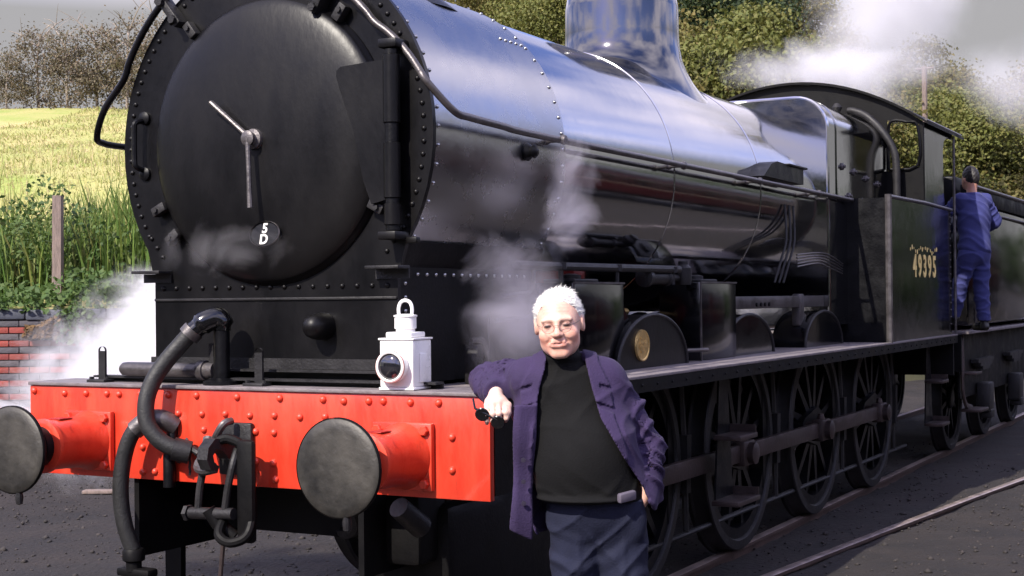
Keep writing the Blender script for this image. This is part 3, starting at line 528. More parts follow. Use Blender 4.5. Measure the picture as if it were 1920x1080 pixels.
# Belpaire firebox
def fbx(w, zt, r, zb, n=10):
    pts = [(w, zb), (w, zt - r)] + [(w - r + r * math.cos(a), zt - r + r * math.sin(a)) for a in np.linspace(0, PI / 2, n)][1:]
    return pts + [(-x, z) for x, z in pts[::-1]]
part('firebox', MB().prism(fbx(.875, 3.265, .26, 1.45), 'y', 6.2, 8.08), M_GLOSS, loco, 30)
bo = fbx(.883, 3.273, .266, 2.44); bi = fbx(.85, 3.24, .24, 2.44)
part('firebox_edge_bead', MB().tube([(x, 6.205, z) for x, z in fbx(.872, 3.262, .26, 1.5)], .013, 8), M_GLOSS, loco)
part('firebox_band', MB().prism(bo, 'y', 6.43, 6.46), M_GLOSS, loco)
pg = MB().lathe([(.03, 0), (.03, .012), (.014, .016), (.014, .03), (0, .032)], (0, 0, 0), 'z', 10).mesh('washout_plug'); pg.transform(Vector((1, 0, 0)).to_track_quat('Z', 'Y').to_matrix().to_4x4()); pg.materials.append(M_STEEL)
for y, z in ((6.6, 2.73), (6.95, 2.71), (7.35, 2.68), (7.75, 2.66), (6.8, 2.5), (7.2, 2.48)): link('washout_plug', pg, None, loco, (.876, y, z))
# oil/clack box on boiler flank
cb = MB(); q = [(4.45, 2.505), (4.62, 2.60), (4.75, 2.625), (5.36, 2.61), (5.36, 2.50)]; cb.prism(q, 'x', .78, .93); part('clack_box', cb, M_BLACK, loco, 20)
part('clack_lid', MB().box(.79, .945, 4.98, 5.42, 2.612, 2.628, .003), M_BLACK, loco)
# --- hand rails
for s in (-1, 1):
    pts = [(s * .92, 6.75, 2.464), (s * .92, 4, 2.464), (s * .92, 1.2, 2.464), (s * .93, .75, 2.47), (s * .945, .42, 2.475), (s * .935, .30, 2.49), (s * .87, .20, 2.60)] if s > 0 else [(-.92, 6.75, 2.464), (-.92, 3, 2.464), (-.95, 1.0, 2.464), (-1.03, .45, 2.462), (-1.05, .28, 2.47), (-1.03, .22, 2.50), (-.95, .19, 2.62)]
    for k, a in enumerate(np.linspace(R(16), R(60), 9) if s > 0 else np.linspace(R(22), R(66), 9)): pts.append((s * .90 * math.cos(a), .195, ZB + .90 * math.sin(a))) if s < 0 else pts.append((s * (.87 - .10 * min(1, k / 4)) * math.cos(a), .19, ZB + (.87 - .10 * min(1, k / 4)) * math.sin(a)))
    part('handrail', MB().tube(smooth_path(pts, 5), .0165, 10), M_STEEL if s > 0 else M_BLACK, loco, 60)
    ea = R(62) if s > 0 else R(50); er = .77 if s > 0 else .90
    part('handrail_clamp', MB().box(-.16 if s < 0 else -.15, .03, -.03, .045, -.02, .02, .005).tube([(-.13, -.05, 0), (-.13, .02, 0)], .02, 6).tube([(-.01, -.05, 0), (-.01, .02, 0)], .024, 6), M_IRON, loco, loc=(s * er * math.cos(ea), .195, ZB + er * math.sin(ea)), rot=(0, -ea if s > 0 else -(PI - ea), 0))
    for y in (1.35, 3.0, 4.4, 5.8):
        part('handrail_knob', MB().lathe([(.022, 0), (.012, .02), (.012, .07), (.0, .105)], (0, 0, 0), 'x', 10).lathe([(.001, .075), (.022, .082), (.027, .095), (.022, .108), (.001, .115)], (0, 0, 0), 'x', 10), M_STEEL, loco, loc=(s * (RB - .002 + (.02 if y < 1.5 else 0)), y, 2.464 - .0), rot=(0, 0, 0 if s > 0 else PI))
part('smokebox_flange_valve', MB().lathe([(.04, 0), (.045, .02), (.028, .04), (.034, .055), (.02, .07), (0, .075)], (0, 0, 0), 'x', 14), M_BLACK, loco, loc=(.84, 1.12, 2.39))
# --- side furniture on the running plate
def sandbox(y0, y1, x1, z1):
    s = part('sandbox', MB().box(.66, x1, y0, y1, ZP + .001, z1, .008), M_PANEL, loco)
    part('sandbox_lid', MB().box(x1 - .2, x1 - .02, y0 + .06, y0 + (y1 - y0) * .55, z1 + .0005, z1 + .02, .006).lathe([(.05, z1 + .021), (.05, z1 + .04), (.02, z1 + .048), (0, z1 + .048)], (x1 - .11, y0 + .2, 0), 'z', 14), M_IRON, s)
    part('sandbox_edge', MB().box(x1 - .002, x1 + .006, y0 - .004, y0 + .006, ZP + .001, z1).box(x1 - .002, x1 + .006, y0, y1, z1 - .006, z1 + .004), M_STEEL, s)
    return s
sandbox(1.46, 2.08, .93, 1.765); sandbox(3.22, 3.86, .93, 1.775)
part('sandbox_wing', MB().prism([(2.081, ZP), (2.081, 1.70), (2.12, 1.62), (2.2, 1.55), (2.34, 1.5), (2.34, ZP)], 'x', .70, .915), M_PANEL, loco)
for i in range(3):
    yc = 2.45 + 1.753 * i; hw, h = (.50, .29) if i == 0 else (.50, .265)
    arc = [(yc + hw * math.cos(a), ZP + .001 + h * math.sin(a)) for a in np.linspace(0, PI, 22)]
    sp_ = part('splasher', MB().prism(arc, 'x', .64, .945 if i == 0 else .90), M_PANEL if i else M_SBOX, loco)
    x1 = .945 if i == 0 else .90
    part('splasher_bead', MB().tube([(x1, y, z) for y, z in arc], .011, 8), M_IRON, sp_)
    for s in (-1,): part('splasher', MB().prism(arc, 'x', -.90, -.64), M_BLACK, loco)
    if i == 0:
        bp_ = part('works_plate', MB().lathe([(.0, .010), (.078, .010), (.082, .013), (.09, .013), (.092, .0)], (0, 0, 0), 'x', 36), M_BRASS, sp_, loc=(.9455, 2.27, 1.425), label='round brass works plate'); bp_.scale = (1, 1, .95)
        for k in range(4): part('plate_lettering', MB().box(.0102, .0135, -.05 + .012 * abs(k - 1.5), .05 - .012 * abs(k - 1.5), .036 - .026 * k, .048 - .026 * k), M_BRASS, bp_)
# pipes, ejector, reversing gear, lubricator
part('ejector_pipe', MB().tube([(.88, .95, 1.845), (.88, 1.4, 1.845), (.88, 3.0, 1.85)], .022, 10), M_IRON, loco)
for y in (1.42, 2.1, 2.9): part('pipe_stay', MB().tube([(.88, y, 1.76), (.88, y, 1.85)], .013, 8).lathe([(.03, 1.83), (.03, 1.865)], (.88, y, 0), 'z', 10), M_IRON, loco)
part('ejector_body', MB().lathe([(.03, 2.55), (.055, 2.56), (.055, 2.6), (.04, 2.61), (.04, 2.86), (.05, 2.87), (.05, 2.9), (.02, 2.91), (.02, 3.2)], (.84, 0, 1.80), 'y', 16), M_IRON, loco)
part('lubricator_pot', MB().lathe([(.045, 1.76), (.05, 1.79), (.05, 1.86), (.03, 1.88), (.03, 1.90), (0, 1.905)], (.86, 3.12, 0), 'z', 16), M_IRON, loco)
rvb = part('reach_rod', MB().box(.80, .83, 3.9, 6.3, 1.60, 1.685, .004), M_STEEL, loco)
part('reach_rod_bracket', MB().box(.77, .835, 5.55, 5.66, 1.46, 1.70, .01).prism([(5.56, 1.46), (5.9, 1.44), (5.86, 1.49), (5.66, 1.56)], 'x', .78, .83), M_STEEL, loco)
for k in range(4): part('bolt', MB().lathe([(.014, .83), (.014, .842), (0, .844)], (0, 4.55 + .09 * k, 1.628), 'x', 8), M_BLACK, rvb)
for k in range(3):
    dz = .03 * k; part('oil_pipe', MB().tube(smooth_path([(.835, 5.2 + .1 * k, 2.35), (.86, 5.15 + .1 * k, 2.1), (.87, 5.0 + .1 * k, 1.95), (.85, 4.9 + .1 * k, 1.78)], 4), .009, 6), M_IRON, loco)
for k in range(5): part('feed_pipe', MB().tube(smooth_path([(.86, 5.4, 1.90 + .022 * k), (.9, 5.8, 1.93 + .02 * k), (.88, 6.2, 1.90 + .025 * k), (.87, 6.6, 1.86 + .02 * k)], 4), .007, 6), M_STEEL, loco)
part('cylinder_block', MB().box(-.60, .60, .9, 1.9, .75, 1.7, .03), M_SOOT, loco)
part('motion_bracket', MB().box(.30, .6, 2.35, 2.50, 1.32, 1.75, .01).box(.52, .60, 2.52, 2.95, 1.33, 1.42, .01), M_REDDARK, loco, label='red painted motion bracket glimpsed between sandboxes')
part('motion_rod', MB().tube([(.45, 2.52, 1.62), (.45, 3.2, 1.60)], .02, 10).lathe([(.035, 2.58), (.045, 2.6), (.035, 2.64)], (.45, 0, 1.62), 'y', 12), M_BRASS, loco)
part('drain_cock_lever', MB().tube([(.86, 2.95, 1.36), (.93, 3.02, 1.37), (1.0, 3.15, 1.37)], .012, 8), M_STEEL, loco)
part('side_bracket', MB().tube(smooth_path([(.72, .95, 1.302), (.80, .80, 1.36), (.82, .75, 1.46), (.82, .72, 1.50), (.8, .66, 1.5)], 4), .014, 8).box(.75, .82, .68, .74, 1.301, 1.48, .006), M_IRON, loco)
part('smokebox_side_pipe', MB().tube(smooth_path([(.70, 1.15, 1.70), (.72, 1.25, 1.71), (.71, 1.40, 1.72), (.715, 1.44, 1.78), (.71, 1.44, 1.88)], 5), .011, 8).tube(smooth_path([(.70, 1.08, 1.58), (.72, 1.2, 1.59), (.71, 1.4, 1.60), (.715, 1.45, 1.68)], 5), .010, 8), M_IRON, loco)
part('saddle_step', MB().box(.669, .715, 1.02, 1.50, 1.318, 1.335).tube([(.70, .98, 1.34), (.72, .98, 1.62)], .008, 6), M_IRON, loco)
# --- wheels and rods
def wheel_parts():
    rim = MB().lathe([(.535, -.055), (.605, -.055), (.605, .045), (.535, .045)], (0, 0, 0), 'x', 56, ring=True); rim.lathe([(.05, -.08), (.15, -.08), (.15, .055), (.125, .07), (.05, .07)], (0, 0, 0), 'x', 32)
    ty = MB().lathe([(.605, -.07), (.71, -.07), (.712, -.045), (.69, -.035), (.683, -.02), (.68, .055), (.672, .064), (.615, .066), (.605, .05)], (0, 0, 0), 'x', 72, ring=True)
    sp = MB(); sp.add([(-.045, -.034, .13), (.035, -.034, .13), (.035, .034, .13), (-.045, .034, .13), (-.03, -.022, .545), (.018, -.022, .545), (.018, .022, .545), (-.03, .022, .545)], [(0, 1, 5, 4), (1, 2, 6, 5), (2, 3, 7, 6), (3, 0, 4, 7), (4, 5, 6, 7), (3, 2, 1, 0)])
    cr = MB().prism([(-.33, -.085), (-.39, -.05), (-.40, 0), (-.39, .05), (-.33, .085), (.0, .15), (.12, .1), (.12, -.1), (0, -.15)], 'x', .0, .075)
    seg = [(.60 * math.cos(a), .60 * math.sin(a)) for a in np.linspace(R(-34), R(34), 12)]; cw = MB().prism(seg, 'x', -.04, .05)
    out = []
    for nme, mb in (('wheel_centre', rim), ('tyre', ty), ('spoke', sp), ('crank_boss', cr), ('counterweight', cw)):
        m_ = mb.mesh(nme); m_.materials.append(M_IRON if nme == 'tyre' else M_BLACK); out.append(m_)
    return out
WM = wheel_parts()
YW = [2.45 + 1.753 * i for i in range(4)]
for s in (-1, 1):
    for y in YW:
        w = bpy.data.objects.new('driving_wheel', WM[0]); COL.objects.link(w); w.parent = loco; w.location = (s * .768, y, .68); w.rotation_euler = (0, 0, 0 if s > 0 else PI)
        link('tyre', WM[1], None, w); link('crank_boss', WM[3], None, w); link('counterweight', WM[4], None, w)
        for k in range(12): link('spoke', WM[2], None, w, None, (2 * PI * (k + .5) / 12, 0, 0))
part('axle', MB().tube([(-.62, YW[0], .68), (.62, YW[0], .68)], .09, 14), M_SOOT, loco)
for y in YW[1:]: part('axle', MB().tube([(-.62, y, .68), (.62, y, .68)], .09, 14), M_SOOT, loco)
for s in (-1, 1):
    for i in range(3):
        a, b = YW[i] - .305, YW[i + 1] - .305; x0, x1 = (.925, .968)
        part('coupling_rod', MB().box(min(s * x0, s * x1), max(s * x0, s * x1), a + .1, b - .1, .625, .735, .006), M_ROD, loco)
    for i in range(4):
        y = YW[i] - .305; part('rod_bush', MB().box(s * .955 - .045, s * .955 + .045, y - .105, y + .105, .60, .76, .012).lathe([(.07, .0), (.07, s * .055), (.045, s * .065), (0, s * .07)], (s * .985, y, .68), 'x', 20).tube([(s * .955, y, .755), (s * .955, y, .80)], [.03, .02], 10), M_ROD, loco)
        part('crank_pin', MB().tube([(s * .82, y, .68), (s * .95, y, .68)], .055, 14), M_ROD, loco)
bh = MB()
for s in (-1, 1):
    for i in range(4):
        y = YW[i] + .80; part('brake_hanger', MB().tube([(s * .80, y - .05, 1.22), (s * .80, y, .7), (s * .80, y + .02, .25)], [.02, .025, .018], 6).prism([(y - .09, .5), (y - .02, .5), (y + .0, .85), (y - .07, .85)], 'x', s * .80 - .05, s * .80 + .05), M_IRON, loco)
part('brake_pull_rod', MB().tube([(.80, YW[0], .24), (.80, 9.0, .24)], .018, 8), M_IRON, loco)
for i in range(4):
    part('leaf_spring', MB().box(.645, .72, YW[i] - .4, YW[i] + .4, 1.15, 1.19).box(.645, .72, YW[i] - .28, YW[i] + .28, 1.11, 1.149).box(.645, .72, YW[i] - .15, YW[i] + .15, 1.07, 1.109), M_SOOT, loco)
part('sand_pipe', MB().tube(smooth_path([(.86, 1.8, 1.28), (.86, 1.7, .9), (.80, 1.72, .4), (.77, 1.8, .12)], 5), .016, 8), M_IRON, loco)
# footsteps ahead of second wheel, and cab steps
def step(yc, x, z0, z1, w=.34):
    o = part('footstep', MB().add([(x, yc - .07, ZP - .09), (x, yc + .07, ZP - .09), (x, yc - .15, z0), (x, yc + .15, z0), (x - .012, yc - .07, ZP - .09), (x - .012, yc + .07, ZP - .09), (x - .012, yc - .15, z0), (x - .012, yc + .15, z0)], [(0, 1, 3, 2), (4, 6, 7, 5), (0, 2, 6, 4), (1, 5, 7, 3), (0, 4, 5, 1), (2, 3, 7, 6)]), M_BLACK, loco)
    for z, ww in ((z0, w), (z1, w * .8)): part('tread', MB().box(x - .01, x + .16, yc - ww / 2, yc + ww / 2, z - .03, z, .005).box(x - .02, x + .15, yc + ww / 2 - .012, yc + ww / 2, z, z + .045), M_ROD, o)
step(3.30, 1.04, .475, .86, .40); step(8.9, 1.05, .48, .88)
for s in (-1, 1):
    part('guard_iron', MB().prism([(s * .75 - .055, .9), (s * .75 + .055, .9), (s * .75 + .045, .06), (s * .75 - .045, .06)], 'y', .42, .455), M_SOOT, loco)
part('under_beam_pipe', MB().tube(smooth_path([(.5, .12, .86), (.42, .3, .70), (.2, .5, .62), (.0, .6, .7)], 4), .03, 8).tube([(.84, -.02, .84), (.86, .12, .74)], [.045, .05], 12), M_IRON, loco)
part('spring_hanger', MB().box(.45, .86, .35, 1.6, .30, .80, .05).box(.5, .8, .2, .5, .55, .86, .03), M_SOOT, loco)
# --- front fittings on the footplate
lm = MB().box(-.021, .021, -.006, .006, 0, .145).lathe([(.0211, -.006), (.0211, .006)], (0, 0, .145), 'y', 20, 0, PI).box(-.055, .055, -.05, .02, -.002, .012, .003)
for b_ in (-.045, .045): lm.lathe([(.012, .012), (.012, .024), (0, .025)], (b_, -.025, 0), 'z', 6)
lme = lm.mesh('lamp_iron'); lme.materials.append(M_IRON)
for x in (-.881, .045, .80): link('lamp_iron', lme, None, loco, (x, .09, 1.316))
vp = part('vacuum_standpipe', MB().tube([(-.172, .10, 1.316), (-.172, .10, 1.575)], .036, 18).lathe([(.085, 1.316), (.085, 1.332), (.045, 1.345)], (-.172, .10, 0), 'z', 20), M_BLACK, loco)
part('swan_neck', MB().tube(smooth_path([(-.172, .10, 1.56), (-.172, .10, 1.595), (-.19, .085, 1.615), (-.225, .055, 1.60), (-.262, .03, 1.565), (-.285, .015, 1.54)], 5), [.040] * 4 + [.053] * 14 + [.043] * 8, 16), M_PANEL, vp, 60)
part('hose_clip', MB().tube([(-.268, .026, 1.563), (-.29, .012, 1.535)], .05, 16), M_STEEL, vp)
part('vacuum_hose', MB().tube(smooth_path([(-.275, .02, 1.555), (-.32, -.01, 1.495), (-.37, -.05, 1.42), (-.405, -.09, 1.34), (-.42, -.12, 1.25), (-.405, -.13, 1.15), (-.35, -.11, 1.075), (-.285, -.075, 1.035)], 6), .038, 18), M_RUBBER, loco, 80)
part('hose_dummy', MB().tube([(-.30, -.085, 1.04), (-.24, -.04, 1.02)], .052, 14).tube([(-.30, -.05, .985), (-.22, -.05, 1.04), (-.18, -.05, 1.02)], .018, 8), M_IRON, loco)
part('cross_pipe', MB().lathe([(0, -.775), (.02, -.77), (.031, -.755), (.033, -.735), (.033, -.30), (.045, -.298), (.045, -.262), (.036, -.26), (.036, -.21)], (0, .10, 1.378), 'x', 18), M_STEEL, loco)
part('standpipe_gusset', MB().prism([(-.235, 1.332), (-.235, 1.50), (-.21, 1.50), (-.205, 1.332)], 'y', .085, .115), M_IRON, loco)
sh = part('steam_heat_hose', MB().tube(smooth_path([(-.435, -.06, 1.155), (-.485, -.10, 1.135), (-.53, -.12, 1.06), (-.56, -.13, .93), (-.565, -.13, .80), (-.55, -.12, .68), (-.525, -.10, .58)], 6), .036, 18), M_RUBBER, loco, 80)
part('hose_elbow', MB().tube(smooth_path([(-.36, -.0, 1.13), (-.40, -.05, 1.165), (-.455, -.085, 1.155), (-.50, -.11, 1.115)], 5), .044, 16), M_STEEL, sh)
part('hose_coupling', MB().lathe([(.044, 0), (.05, -.01), (.05, -.05), (.035, -.06), (.035, -.1)], (-.52, -.10, .585), 'z', 16).box(-.60, -.41, -.13, -.06, .46, .50, .012), M_SOOT, sh)
part('heating_pipe', MB().tube([(-.37, .0, 1.13), (-.37, -.03, 1.0), (-.37, -.03, .86)], .028, 12), M_BLACK, loco)
part('hose_chain', MB().tube([(-.28, -.02, 1.08)] + [(-.262 + .004 * (k % 2), -.02, 1.06 - .018 * k) for k in range(9)], .006, 5), M_IRON, loco)
# drawhook and screw coupling
dh = part('drawhook', MB().prism([(-.10, 1.08), (-.13, 1.10), (-.19, 1.105), (-.235, 1.07), (-.245, 1.02), (-.22, .975), (-.175, .965), (-.165, .985), (-.195, 1.0), (-.205, 1.035), (-.185, 1.06), (-.15, 1.055), (-.12, 1.03), (-.10, 1.01), (-.0, 1.01), (-.0, 1.08)], 'x', -.028, .028).box(-.09, .09, -.03, -.001, .93, 1.16, .01), M_IRON, loco)
sc_ = part('screw_coupling', MB().tube(smooth_path([(-.05, -.10, 1.06), (-.075, -.13, 1.00), (-.09, -.15, .90), (-.10, -.155, .79)], 5), .0165, 10).tube(smooth_path([(.075, -.10, 1.06), (.09, -.15, 1.0), (.07, -.16, .90), (.05, -.16, .79)], 5), .0165, 10), M_IRON, loco)
part('trunnion', MB().tube([(-.14, -.155, .775), (.10, -.16, .785)], .026, 12), M_IRON, sc_); part('trunnion_nut', MB().lathe([(.036, -.165), (.036, -.145), (0, -.14)], (0, 0, 0), 'x', 6), M_IRON, sc_, loc=(0, -.155, .775))
part('coupling_screw', MB().tube([(-.03, -.17, .80), (-.0, -.15, .74), (.07, -.12, .68)], .03, 12), M_SOOT, sc_)
part('coupling_link', MB().tube(smooth_path([(.03, -.14, .76), (.05, -.2, .70), (.11, -.2, .67), (.17, -.16, .70), (.16, -.11, .80), (.13, -.10, .95), (.12, -.11, 1.06), (.05, -.13, 1.10), (.01, -.15, 1.09)], 5), .0215, 10), M_SOOT, sc_)
part('coupling_shackle', MB().tube(smooth_path([(-.12, -.06, 1.09), (-.10, -.10, 1.03), (-.09, -.16, .98), (-.03, -.19, .97), (.02, -.18, .98)], 5), .024, 10).tube(smooth_path([(-.11, -.05, 1.05), (-.04, -.10, 1.11), (.0, -.10, 1.16), (.01, -.06, 1.17)], 5), .017, 10), M_STEEL, sc_)
part('hanging_link', MB().box(.10, .19, -.15, -.11, .66, 1.10, .02), M_SOOT, sc_)
part('tommy_bar', MB().tube([(.04, -.15, .72), (.0, -.14, .45), (-.02, -.13, .12)], .010, 8), M_ROD, loco)
# --- cab
CY0, CY1 = 8.10, 9.30
def roof_z(x): return 3.635 - .42 * (abs(x) / 1.225) ** 2.0
front = [(x, roof_z(x)) for x in np.linspace(-1.20, 1.20, 25)]
# front sheet with spectacle holes: strips
fs = MB(); th = (CY0, CY0 + .015)
fs.prism([(-.88, 2.45), (.88, 2.45)] + [(x, roof_z(x)) for x in np.linspace(.88, -.88, 17)], 'y', *th)
for s in (-1, 1):
    a, b = .88, 1.20
    q = [(s * a, 3.26), (s * b, 3.20), (s * b, roof_z(b)), (s * 1.04, roof_z(1.04)), (s * a, roof_z(a))]; fs.prism(q if s > 0 else q[::-1], 'y', *th)
    q = [(s * a, 2.45), (s * b, 2.45), (s * b, 2.83), (s * a, 2.80)]; fs.prism(q if s > 0 else q[::-1], 'y', *th)
    q = [(s * 1.165, 2.828), (s * b, 2.83), (s * b, 3.20), (s * 1.165, 3.205)]; fs.prism(q if s > 0 else q[::-1], 'y', *th)
cf = part('cab_front', fs, M_SOOT, loco)
for s in (-1, 1):
    q = smooth_path([(s * .895, CY0 - .008, 2.815), (s * .895, CY0 - .008, 3.15), (s * .93, CY0 - .008, 3.25), (s * 1.06, CY0 - .008, 3.232), (s * 1.155, CY0 - .008, 3.19), (s * 1.155, CY0 - .008, 2.84), (s * .895, CY0 - .008, 2.815)], 3); part('spectacle_frame', MB().tube(q, .014, 6), M_BLACK, cf)
rf = MB(); n_ = 24; vs_ = []
for y in (CY0 - .06, CY1 + .35):
    for x in np.linspace(-1.26, 1.26, n_ + 1): vs_ += [(x, y, roof_z(x) + .006), (x, y, roof_z(x) + .028)]
fs_ = []; o_ = 2 * (n_ + 1)
for k in range(n_):
    a = 2 * k; fs_ += [(a, a + 2, o_ + a + 2, o_ + a), (a + 1, o_ + a + 1, o_ + a + 3, a + 3), (a, a + 1, a + 3, a + 2), (o_ + a, o_ + a + 2, o_ + a + 3, o_ + a + 1)]
fs_ += [(0, o_, o_ + 1, 1), (2 * n_, 2 * n_ + 1, o_ + 2 * n_ + 1, o_ + 2 * n_)]
rf.add(vs_, fs_); crf = part('cab_roof', rf, M_SOOT, loco)
part('gutter', MB().tube([(1.235, CY0 - .05, roof_z(1.235) + .03), (1.235, CY1 + .3, roof_z(1.235) + .03)], .014, 6), M_STEEL, crf)
for s in (-1, 1):
    x0, x1 = sorted((s * 1.20, s * 1.212))
    sheet = [(6.74, ZP + .001), (9.20, ZP + .001), (9.20, 2.48), (8.95, 2.50), (8.90, 2.62), (8.88, 3.02), (8.92, 3.12), (9.05, 3.17), (9.30, 3.17), (9.30, 3.225), (8.10, 3.225), (8.10, 2.50), (6.74, 2.48)]
    cs = part('cab_side', MB().prism(sheet, 'x', x0, x1), M_PANEL, loco, 20)
    part('cab_side_beading', MB().tube([(s * 1.215, 6.74, 2.485), (s * 1.215, 8.1, 2.50), (s * 1.215, 9.22, 2.49)], .017, 8).tube([(s * 1.214, 6.735, ZP), (s * 1.214, 6.735, 2.50)], .028, 8), M_STEEL, cs)
    part('cab_pillar_rail', MB().tube([(s * 1.235, 9.26, ZP + .02), (s * 1.235, 9.26, 3.2)], .013, 8), M_STEEL, cs)
    if s > 0:
        for k in range(16): part('rivet', MB().lathe([(.009, 0), (.006, .006), (0, .007)], (0, 0, 0), 'x', 6), M_STEEL, cs, loc=(1.2125, 9.16, 1.4 + .068 * k))
        for i, ch in enumerate('49395'):
            tm = text_mesh(ch, .27, .0015); tm.transform(Matrix.Rotation(PI / 2, 4, 'X')); tm.transform(Matrix.Rotation(PI / 2, 4, 'Z')); link('numeral', tm, M_GOLD, cs, (1.2145, 7.66 + .195 * i, 1.925))
        cr_ = MB()
        for k in range(17):
            y = 7.5 + .065 * k; cr_.lathe([(0, .0), (.017 + .007 * math.sin(k * 2.1), .001), (0, .002)], (1.2135, y, 2.075 + .02 * math.sin(k * 1.3) + (.035 if k in (8, 9) else 0)), 'x', 7)
        part('gold_scroll', cr_, M_GOLD, cs, label='faded gold scroll decoration above the cab number')
for s in (-1, 1):
    part('side_panel_front', MB().box(min(s * .70, s * 1.20), max(s * .70, s * 1.20), 6.74, 6.752, ZP + .001, 2.475), M_BLACK, loco)
    part('side_panel_top', MB().box(min(s * .88, s * 1.20), max(s * .88, s * 1.20), 6.753, 8.09, 2.44, 2.455), M_BLACK, loco)
part('arched_pipe', MB().tube(smooth_path([(.55, 8.03, 3.36), (.60, 8.02, 3.355), (.72, 8.0, 3.30), (.86, 7.98, 3.16), (.965, 7.98, 2.98), (.99, 7.98, 2.80), (.99, 7.98, 2.46)], 6), .034, 14), M_IRON, loco, 60)
part('whistle_valve', MB().lathe([(.05, 3.20), (.05, 3.32), (.03, 3.34), (.05, 3.38), (.02, 3.42)], (.48, 7.9, 0), 'z', 12), M_IRON, loco)
part('regulator_pipe', MB().tube([(.50, 7.2, 3.29), (.52, 8.05, 3.30)], .03, 10), M_IRON, loco)
0 and part('safety_valve_casing', MB().lathe([(.14, 3.26), (.14, 3.40), (.10, 3.44), (.10, 3.5), (.06, 3.52)], (.12, 7.0, 0), 'z', 20).lathe([(.14, 3.26), (.14, 3.40), (.10, 3.44), (.10, 3.5), (.06, 3.52)], (-.25, 7.0, 0), 'z', 20), M_BLACK, loco)
part('cab_floor', MB().box(-1.19, 1.19, 8.12, 9.30, 1.42, 1.45), M_SOOT, loco)
part('backhead', MB().box(-.80, .80, 8.09, 8.35, 1.46, 3.1, .05), M_SOOT, loco)
part('drag_beam', MB().box(-1.2, 1.2, 9.30, 9.34, .9, 1.30), M_SOOT, loco)

# ================================================================ tender
ten = thing('locomotive_tender', 'black tender heaped with coal coupled behind the locomotive cab', 'tender')
TY0, TY1 = 9.95, 16.2
part('tank_body', MB().box(-1.18, 1.18, TY0 + .25, TY1, 1.36, 2.62, .03), M_PANEL, ten)
part('coping_rail', MB().box(1.12, 1.19, TY0 + .2, TY1, 2.63, 2.80, .01).box(-1.19, -1.12, TY0 + .2, TY1, 2.63, 2.80, .01), M_SOOT, ten)
part('coping_bead', MB().tube([(1.195, TY0 + .2, 2.80), (1.195, TY1, 2.82)], .022, 8).tube([(1.195, TY0 + .2, 2.55), (1.195, TY1, 2.56)], .014, 8), M_STEEL, ten)
part('tender_platform', MB().box(-1.23, 1.23, TY0, TY1, 1.28, 1.31, .004), M_PLATE, ten); part('tender_frame', MB().box(1.09, 1.11, TY0 + .1, TY1, .62, 1.27).box(-1.11, -1.09, TY0 + .1, TY1, .62, 1.27).box(-1.15, 1.15, TY0, TY0 + .04, .9, 1.27), M_SOOT, ten)
part('tool_box', MB().box(.5, 1.05, TY0 + .35, TY0 + .9, 2.625, 2.90, .02), M_SOOT, ten)
part('grab_rail', MB().tube([(1.24, TY0 + .28, 1.33), (1.24, TY0 + .28, 2.50)], .016, 8), M_STEEL, ten)
bd = MB().lathe([(.0, -.022), (.02, -.012), (.024, 0), (.02, .012), (0, .022)], (0, 0, 0), 'z', 8).mesh('rivet_head'); bd.materials.append(M_STEEL)
for k in range(20): link('rivet_head', bd, None, ten, (1.19, TY0 + .55, 1.42 + .055 * k))
for i in range(3):
    y = TY0 + 1.1 + 1.95 * i
    for s in (-1, 1):
        w = bpy.data.objects.new('tender_wheel', WM[0]); COL.objects.link(w); w.parent = ten; w.location = (s * .768, y, .57); w.scale = (1, .84, .84); link('tyre', WM[1], None, w)
        for k in range(10): link('spoke', WM[2], None, w, None, (2 * PI * k / 10, 0, 0))
        ab = part('axlebox', MB().box(s * 1.18 - .07, s * 1.18 + .07, y - .14, y + .14, .42, .74, .02).box(s * 1.2 - .06, s * 1.2 + .06, y - .09, y + .09, .36, .45, .01), M_IRON, ten)
        part('spring', MB().box(s * 1.16 - .04, s * 1.16 + .04, y - .45, y + .45, .96, 1.0).box(s * 1.16 - .04, s * 1.16 + .04, y - .33, y + .33, .92, .959).box(s * 1.16 - .04, s * 1.16 + .04, y - .2, y + .2, .88, .919), M_IRON, ten)
part('tender_step', MB().tube(smooth_path([(1.12, TY0 + .2, 1.27), (1.14, TY0 + .12, .95), (1.14, TY0 + .10, .72), (1.15, TY0 + .2, .56), (1.15, TY0 + .5, .50)], 5), .035, 8, sq=.5).box(1.10, 1.30, TY0 + .2, TY0 + .62, .48, .51, .005).box(1.10, 1.26, TY0 + .15, TY0 + .5, .86, .885, .005), M_ROD, ten)
cl = MB()
for k in range(150):
    x, y = random.uniform(-1.02, 1.02), random.uniform(TY0 + 1.0, TY1 - .6); r_ = random.uniform(.06, .16); z = 2.66 + .28 * (1 - (x / 1.1) ** 2) * random.uniform(.3, 1)
    bmc = [(random.uniform(.6, 1.1) * r_ * math.cos(a) * math.cos(b), random.uniform(.6, 1.1) * r_ * math.sin(a) * math.cos(b), random.uniform(.6, 1.) * r_ * math.sin(b)) for b in (-.9, .2, 1.0) for a in np.linspace(0, 5.2, 6)]
    cl.add([(x + a, y + b, z + c) for a, b, c in bmc], [(i * 6 + j, i * 6 + (j + 1) % 6, (i + 1) * 6 + (j + 1) % 6, (i + 1) * 6 + j) for i in range(2) for j in range(6)] + [tuple(range(6))[::-1], tuple(range(12, 18))])
co_ = part('coal', cl, M_COAL, ten, 10); co_['kind'] = 'stuff'
part('coal_bed', MB().box(-1.05, 1.05, TY0 + .95, TY1 - .4, 2.62, 2.70), M_COAL, ten)

